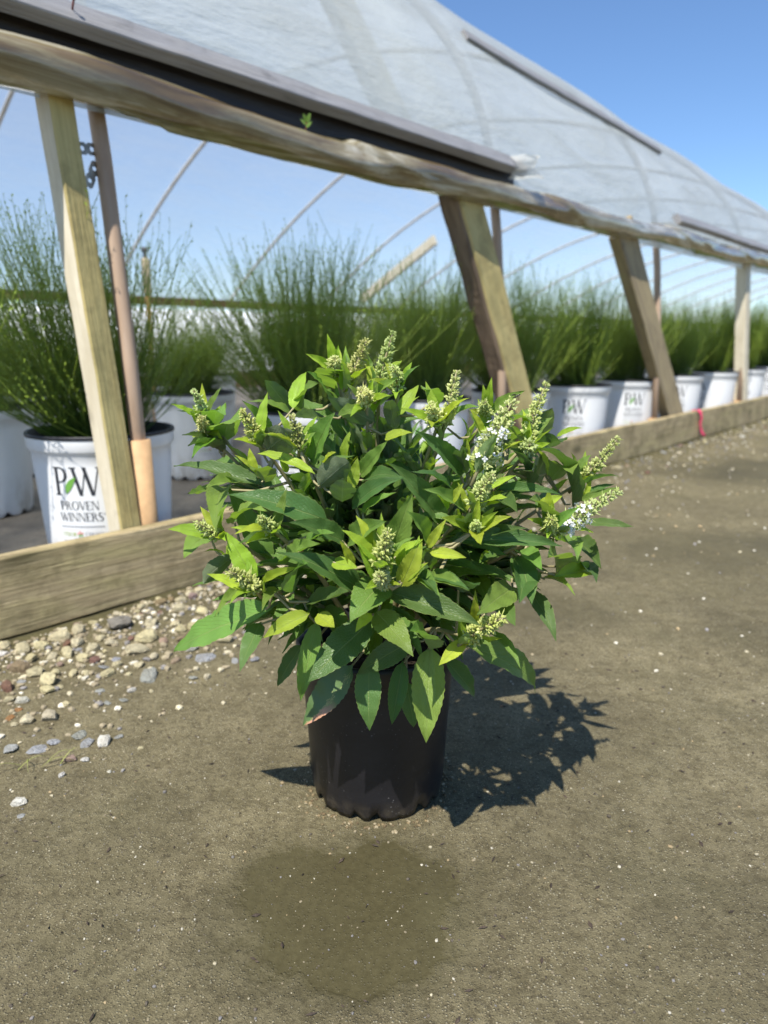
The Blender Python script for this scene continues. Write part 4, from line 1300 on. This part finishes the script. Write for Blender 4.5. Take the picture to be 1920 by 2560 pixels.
def logo_parts(ang):
    P = []
    pw = [[(px - 0.0385, py) for px, py in p] for p in text_polys('P', 0.070, 0.040)] + [[(px + 0.0235, py) for px, py in p] for p in text_polys('W', 0.070, 0.070)]
    P.append(('monogram', wrap(pw, 0.232, ang), 'ink_black'))
    P.append(('green_leaf_mark', wrap([[(px - 0.012, py) for px, py in p] for p in swoosh_leaf()], 0.236, ang, 0.0016), 'ink_green'))
    nm = wrap(text_polys('PROVEN', 0.0215, 0.096), 0.196, ang)
    n2 = wrap(text_polys('WINNERS', 0.0215, 0.108), 0.167, ang)
    nm.add(n2.v, n2.f)
    dot = wrap(ring_poly(0.0575, 0.018, 0.0022, 0.0022, 0.0014, 0.0014, 0, 2 * pi, 10), 0.167, ang); nm.add(dot.v, dot.f)
    P.append(('lettering', nm, 'ink_black'))
    bar = wrap([[(-0.055 + 0.011 * i, 0), (-0.044 + 0.011 * i, 0), (-0.044 + 0.011 * i, 0.0022), (-0.055 + 0.011 * i, 0.0022)] for i in range(10)], 0.152, ang)
    P.append(('rule', bar, 'ink_grey'))
    P.append(('lettering', wrap(text_polys('COLOR', 0.0105, 0.038), 0.128, ang, x0=-0.034), 'ink_lime'))
    P.append(('lettering', wrap(text_polys('CHOICE', 0.0105, 0.046), 0.128, ang, x0=0.030), 'ink_grey'))
    fl = []
    for k in range(5):
        a = k * 2 * pi / 5 + 0.4
        fl.append([(-0.006, 0.008), (-0.006 + 0.006 * cos(a - 0.4), 0.008 + 0.006 * sin(a - 0.4)), (-0.006 + 0.0095 * cos(a), 0.008 + 0.0095 * sin(a)), (-0.006 + 0.006 * cos(a + 0.4), 0.008 + 0.006 * sin(a + 0.4))])
    P.append(('flower_mark', wrap(fl[:3], 0.126, ang), 'ink_pink'))
    P.append(('flower_mark', wrap(fl[3:], 0.126, ang), 'ink_green'))
    P.append(('lettering', wrap(text_polys('FLOWERING SHRUBS', 0.006, 0.105), 0.113, ang), 'ink_grey'))
    return P

b = Buf()
prof = [(0.0, 0.014), (PR0 - 0.010, 0.014), (PR0 - 0.004, 0.0), (PR0, 0.004), (PR0 + 0.001, 0.02), (pot_r(0.1), 0.1), (pot_r(0.2), 0.2), (pot_r(0.3), 0.3), (pot_r(0.330), 0.330), (pot_r(0.332) + 0.004, 0.334), (PR1 - 0.001, 0.340), (PR1, 0.368)]
def scal2(i, k, z):
    if i in (2, 3): return z + max(0, 0.016 * (sin(2 * pi * k / 96 * 14)))
    return z
b.lathe(prof, 96, scal2)
WP = b.mesh('pot', 'pot_white')
b = Buf()
b.lathe([(PR1 - 0.0005, 0.366), (PR1 + 0.002, 0.367), (PR1 + 0.002, 0.374), (PR1, PH_ + 0.001), (PR1 - 0.005, PH_), (PR1 - 0.007, 0.34), (PR1 - 0.010, 0.325)], 96)
WRIM = b.mesh('rim', 'rim_black')
SVv = [(0, 0, 0.335)] + [((PR1 - 0.009) * cos(a * pi / 16), (PR1 - 0.009) * sin(a * pi / 16), 0.326) for a in range(32)]
WSOIL = mesh('soil', SVv, [(0, 1 + k, 1 + (k + 1) % 32) for k in range(32)], 'soil')
LOGO = [(nm, bb.mesh(nm, mt, False)) for nm, bb, mt in logo_parts(0.0) + logo_parts(pi)]

# ---------------------------------------------------------------- broom shrubs
def broom_mesh(seed, nst, leaves, sides):
    r = random.Random(seed)
    b = Buf()
    for i in range(nst):
        a = r.uniform(0, 6.28)
        q = r.random()
        tilt = 0.03 + 1.12 * q ** 1.05
        L = r.uniform(0.42, 0.66) * (1.0 + 0.06 * tilt)
        if r.random() < 0.25: L *= r.uniform(0.4, 0.7)
        ro = 0.10 * sqrt(r.random())
        ra = a + r.uniform(-0.6, 0.6)
        p = Vector((ro * cos(ra), ro * sin(ra), 0.335))
        oc_ = -Vector((cos(a), sin(a), 0)).dot(NX)
        if oc_ > 0:
            lim = max(0.02, 0.085 + p.dot(NX) + 0.05 * r.random()) / (L * 0.92 * oc_)
            if sin(tilt) > lim:
                if r.random() < 0.78:
                    while oc_ > 0.12:
                        a = r.uniform(0, 6.28); oc_ = -Vector((cos(a), sin(a), 0)).dot(NX)
                else:
                    tilt = math.asin(lim)
        d = Vector((sin(tilt) * cos(a), sin(tilt) * sin(a), cos(tilt)))
        n = 9
        pts = [p.copy()]; st = L / n
        for k in range(n):
            d = (d + Vector((r.gauss(0, 0.03), r.gauss(0, 0.03), 0.03 * (0.5 + tilt)))).normalized()
            p = p + d * st
            pts.append(p.copy())
        b.tube(pts, [0.0015 - 0.0010 * k / n for k in range(n + 1)], sides, False, [(k / n, 0.0) for k in range(n + 1)])
        # side shoots
        stems = [(pts, 0.3)]
        if r.random() < 0.65:
            for _ in range(2):
                k0 = r.randrange(4, 8)
                sd = (pts[k0 + 1] - pts[k0]).normalized()
                sd = (sd + Vector((r.gauss(0, 0.45), r.gauss(0, 0.45), 0.2))).normalized()
                sl = r.uniform(0.1, 0.22); sp = [pts[k0].copy()]
                for k in range(3):
                    sd = (sd + Vector((0, 0, 0.12))).normalized(); sp.append(sp[-1] + sd * sl / 3)
                b.tube(sp, [0.0011, 0.001, 0.0008, 0.0005], sides, False, [(0.6 + 0.13 * k, 0.0) for k in range(4)])
                stems.append((sp, 0.05))
        for path, lo in stems:
            nl = int(leaves * (1.0 if lo > 0.1 else 0.4))
            for k in range(nl):
                t = lo + (1 - lo) * (k + r.random()) / nl
                f = t * (len(path) - 1); i0 = min(int(f), len(path) - 2)
                pp = path[i0].lerp(path[i0 + 1], f - i0)
                dv = (path[i0 + 1] - path[i0]).normalized()
                sv = dv.orthogonal().normalized(); sv.rotate(Matrix.Rotation(r.uniform(0, 6.28), 3, dv))
                ld = (sv * 0.75 + dv * 0.8).normalized(); ll = r.uniform(0.007, 0.014)
                wv = ld.cross(sv).normalized() * ll * 0.17
                b.add([pp, pp + ld * ll * 0.55 + wv, pp + ld * ll, pp + ld * ll * 0.55 - wv], [(0, 1, 2, 3)], [(0.3 + 0.7 * t, 1.0)] * 4)
    return b.mesh('stems', 'broom', True, True)
BROOMS = [broom_mesh(s, 600, 22, 3) for s in (11, 12, 13)]
FBROOMS = [broom_mesh(s, 560, 14, 3) for s in (21, 22)]

rng = random.Random(77)
def broom(u, n, rot, mesh_i, label, group, near=True, sc=1.0, face=None):
    r = empty('potted_broom', W(u, n, 0.003), 0)
    tag(r, label, 'potted shrub', group)
    p = obj('pot', WP, r); p.rotation_euler = (0, 0, rot)
    obj('rim', WRIM, p)
    if near:
        for nm, me in LOGO: obj(nm, me, p)
    obj('soil', WSOIL, r)
    s = obj('stems', (BROOMS if near else FBROOMS)[mesh_i], r)
    s.rotation_euler = (0, 0, rng.uniform(-0.35, 0.35)); s.scale = (sc, sc, sc * 0.98)
    s.location = (0, 0, 0.335 * (1 - sc * 0.98))
    return r
rng = random.Random(77)
def cam_ang(u, n):
    p = W(u, n); return math.atan2(-p.y, -p.x)
broom(0.885, 1.775, cam_ang(0.885, 1.775) - 0.42, 0, 'green broom shrub in the white pot behind the first timber post and the sleeved pipe', None, sc=0.93)
FL = ['first after the sleeved pipe', 'before the bark edged post', 'past the bark edged post', 'before the slanted grey post', 'at the slanted grey post foot', 'just past the pink ribbon', 'right behind the pale square post']
front = [1.62, 2.27, 2.90, 3.52, 4.18, 5.0, 5.72, 6.45, 7.2, 7.95, 8.7, 9.5, 10.3, 11.2]
for k, u in enumerate(front):
    rot = cam_ang(u, 1.79) + rng.uniform(-0.45, 0.3)
    if k == 3: rot = cam_ang(u, 1.79) - 0.02
    if k == 4: rot = cam_ang(u, 1.79) + 0.28
    if k == 6: rot = cam_ang(u, 1.79) - 0.5
    near = u < 8
    broom(u, 1.79 + rng.uniform(-0.015, 0.03), rot, (k + 1) % (3 if near else 2), 'broom shrub in a white pot behind the base board, ' + (FL[k] if k < len(FL) else 'beyond the pale square post'), 'brooms in the row behind the base board', near, rng.uniform(0.84, 0.96))
for row, (n, us_) in enumerate(((2.74, [-0.05, 0.90, 1.82, 2.7, 3.5, 4.4, 5.3, 6.2, 7.2, 8.3, 9.5, 10.7]), (3.42, [0.35, 1.30, 2.2, 3.1, 4.1, 5.2, 6.4, 7.7, 9.2]), (4.2, [0.9, 1.9, 2.9, 4.0, 5.2, 6.5]))):
    for k, u in enumerate(us_):
        near = row < 2 and u < 5
        broom(u, n + rng.uniform(-0.03, 0.03), cam_ang(u, n) + rng.uniform(-0.5, 0.5), k % (3 if near else 2),
              ('green broom shrub in a white pot in the second row behind the base board', 'green broom shrub in a white pot in the third row behind the base board', 'green broom shrub in a white pot in the rearmost row inside the greenhouse')[row],
              ('brooms in the second row', 'brooms in the third row', 'brooms in the rear row')[row], near, rng.uniform(0.78, 0.92) if u > 2.4 + row * 0.7 else (rng.uniform(0.58, 0.72) if row == 0 else rng.uniform(0.45, 0.6)))

# ---------------------------------------------------------------- sprinkler riser among the pots
rs = tag(empty('sprinkler_riser', W(1.795, 3.05, 0.0)), 'cream and orange sprinkler riser standing among the broom pots', 'sprinkler')
b = Buf(); b.tube([(0, 0, 0), (0, 0, 0.4), (0.004, 0, 0.84)], 0.011, 12); obj('stake', b.mesh('stake', 'riser_orange'), rs)
b = Buf(); b.tube([(0.004, 0, 0.80), (0.004, 0, 0.805), (0.004, 0, 0.955), (0.004, 0, 0.96)], [0.012, 0.019, 0.019, 0.012], 14); obj('sleeve', b.mesh('sleeve', 'riser_cream'), rs)
b = Buf(); b.tube([(0.004, 0, 0.955), (0.004, 0, 0.985), (0.004, 0, 0.988), (0.004, 0, 1.006)], [0.008, 0.008, 0.016, 0.015], 12); obj('nozzle', b.mesh('nozzle', 'riser_grey'), rs)

# dry grass blades by the stones
gt = tag(empty('grass_tuft', Vector((-0.50, 0.905, 0.0))), 'thin dry grass blades lying beside the loose stones', 'grass tuft')
for k in range(6):
    a = rng.uniform(0, 6.28); L = rng.uniform(0.03, 0.055); x0 = Vector((rng.uniform(-0.03, 0.03), rng.uniform(-0.02, 0.02), 0.001))
    d = Vector((cos(a), sin(a), 0)); s_ = Vector((-sin(a), cos(a), 0)) * 0.0011
    V, Fc = [], []
    for i in range(6):
        t = i / 5; p = x0 + d * L * t + Vector((0, 0, 0.014 * sin(pi * t * 0.9)))
        V += [p - s_ * (1 - t * 0.9), p + s_ * (1 - t * 0.9)]
    for i in range(5): Fc.append((2 * i, 2 * i + 1, 2 * i + 3, 2 * i + 2))
    obj('blade', mesh('blade', V, Fc, 'grass'), gt)
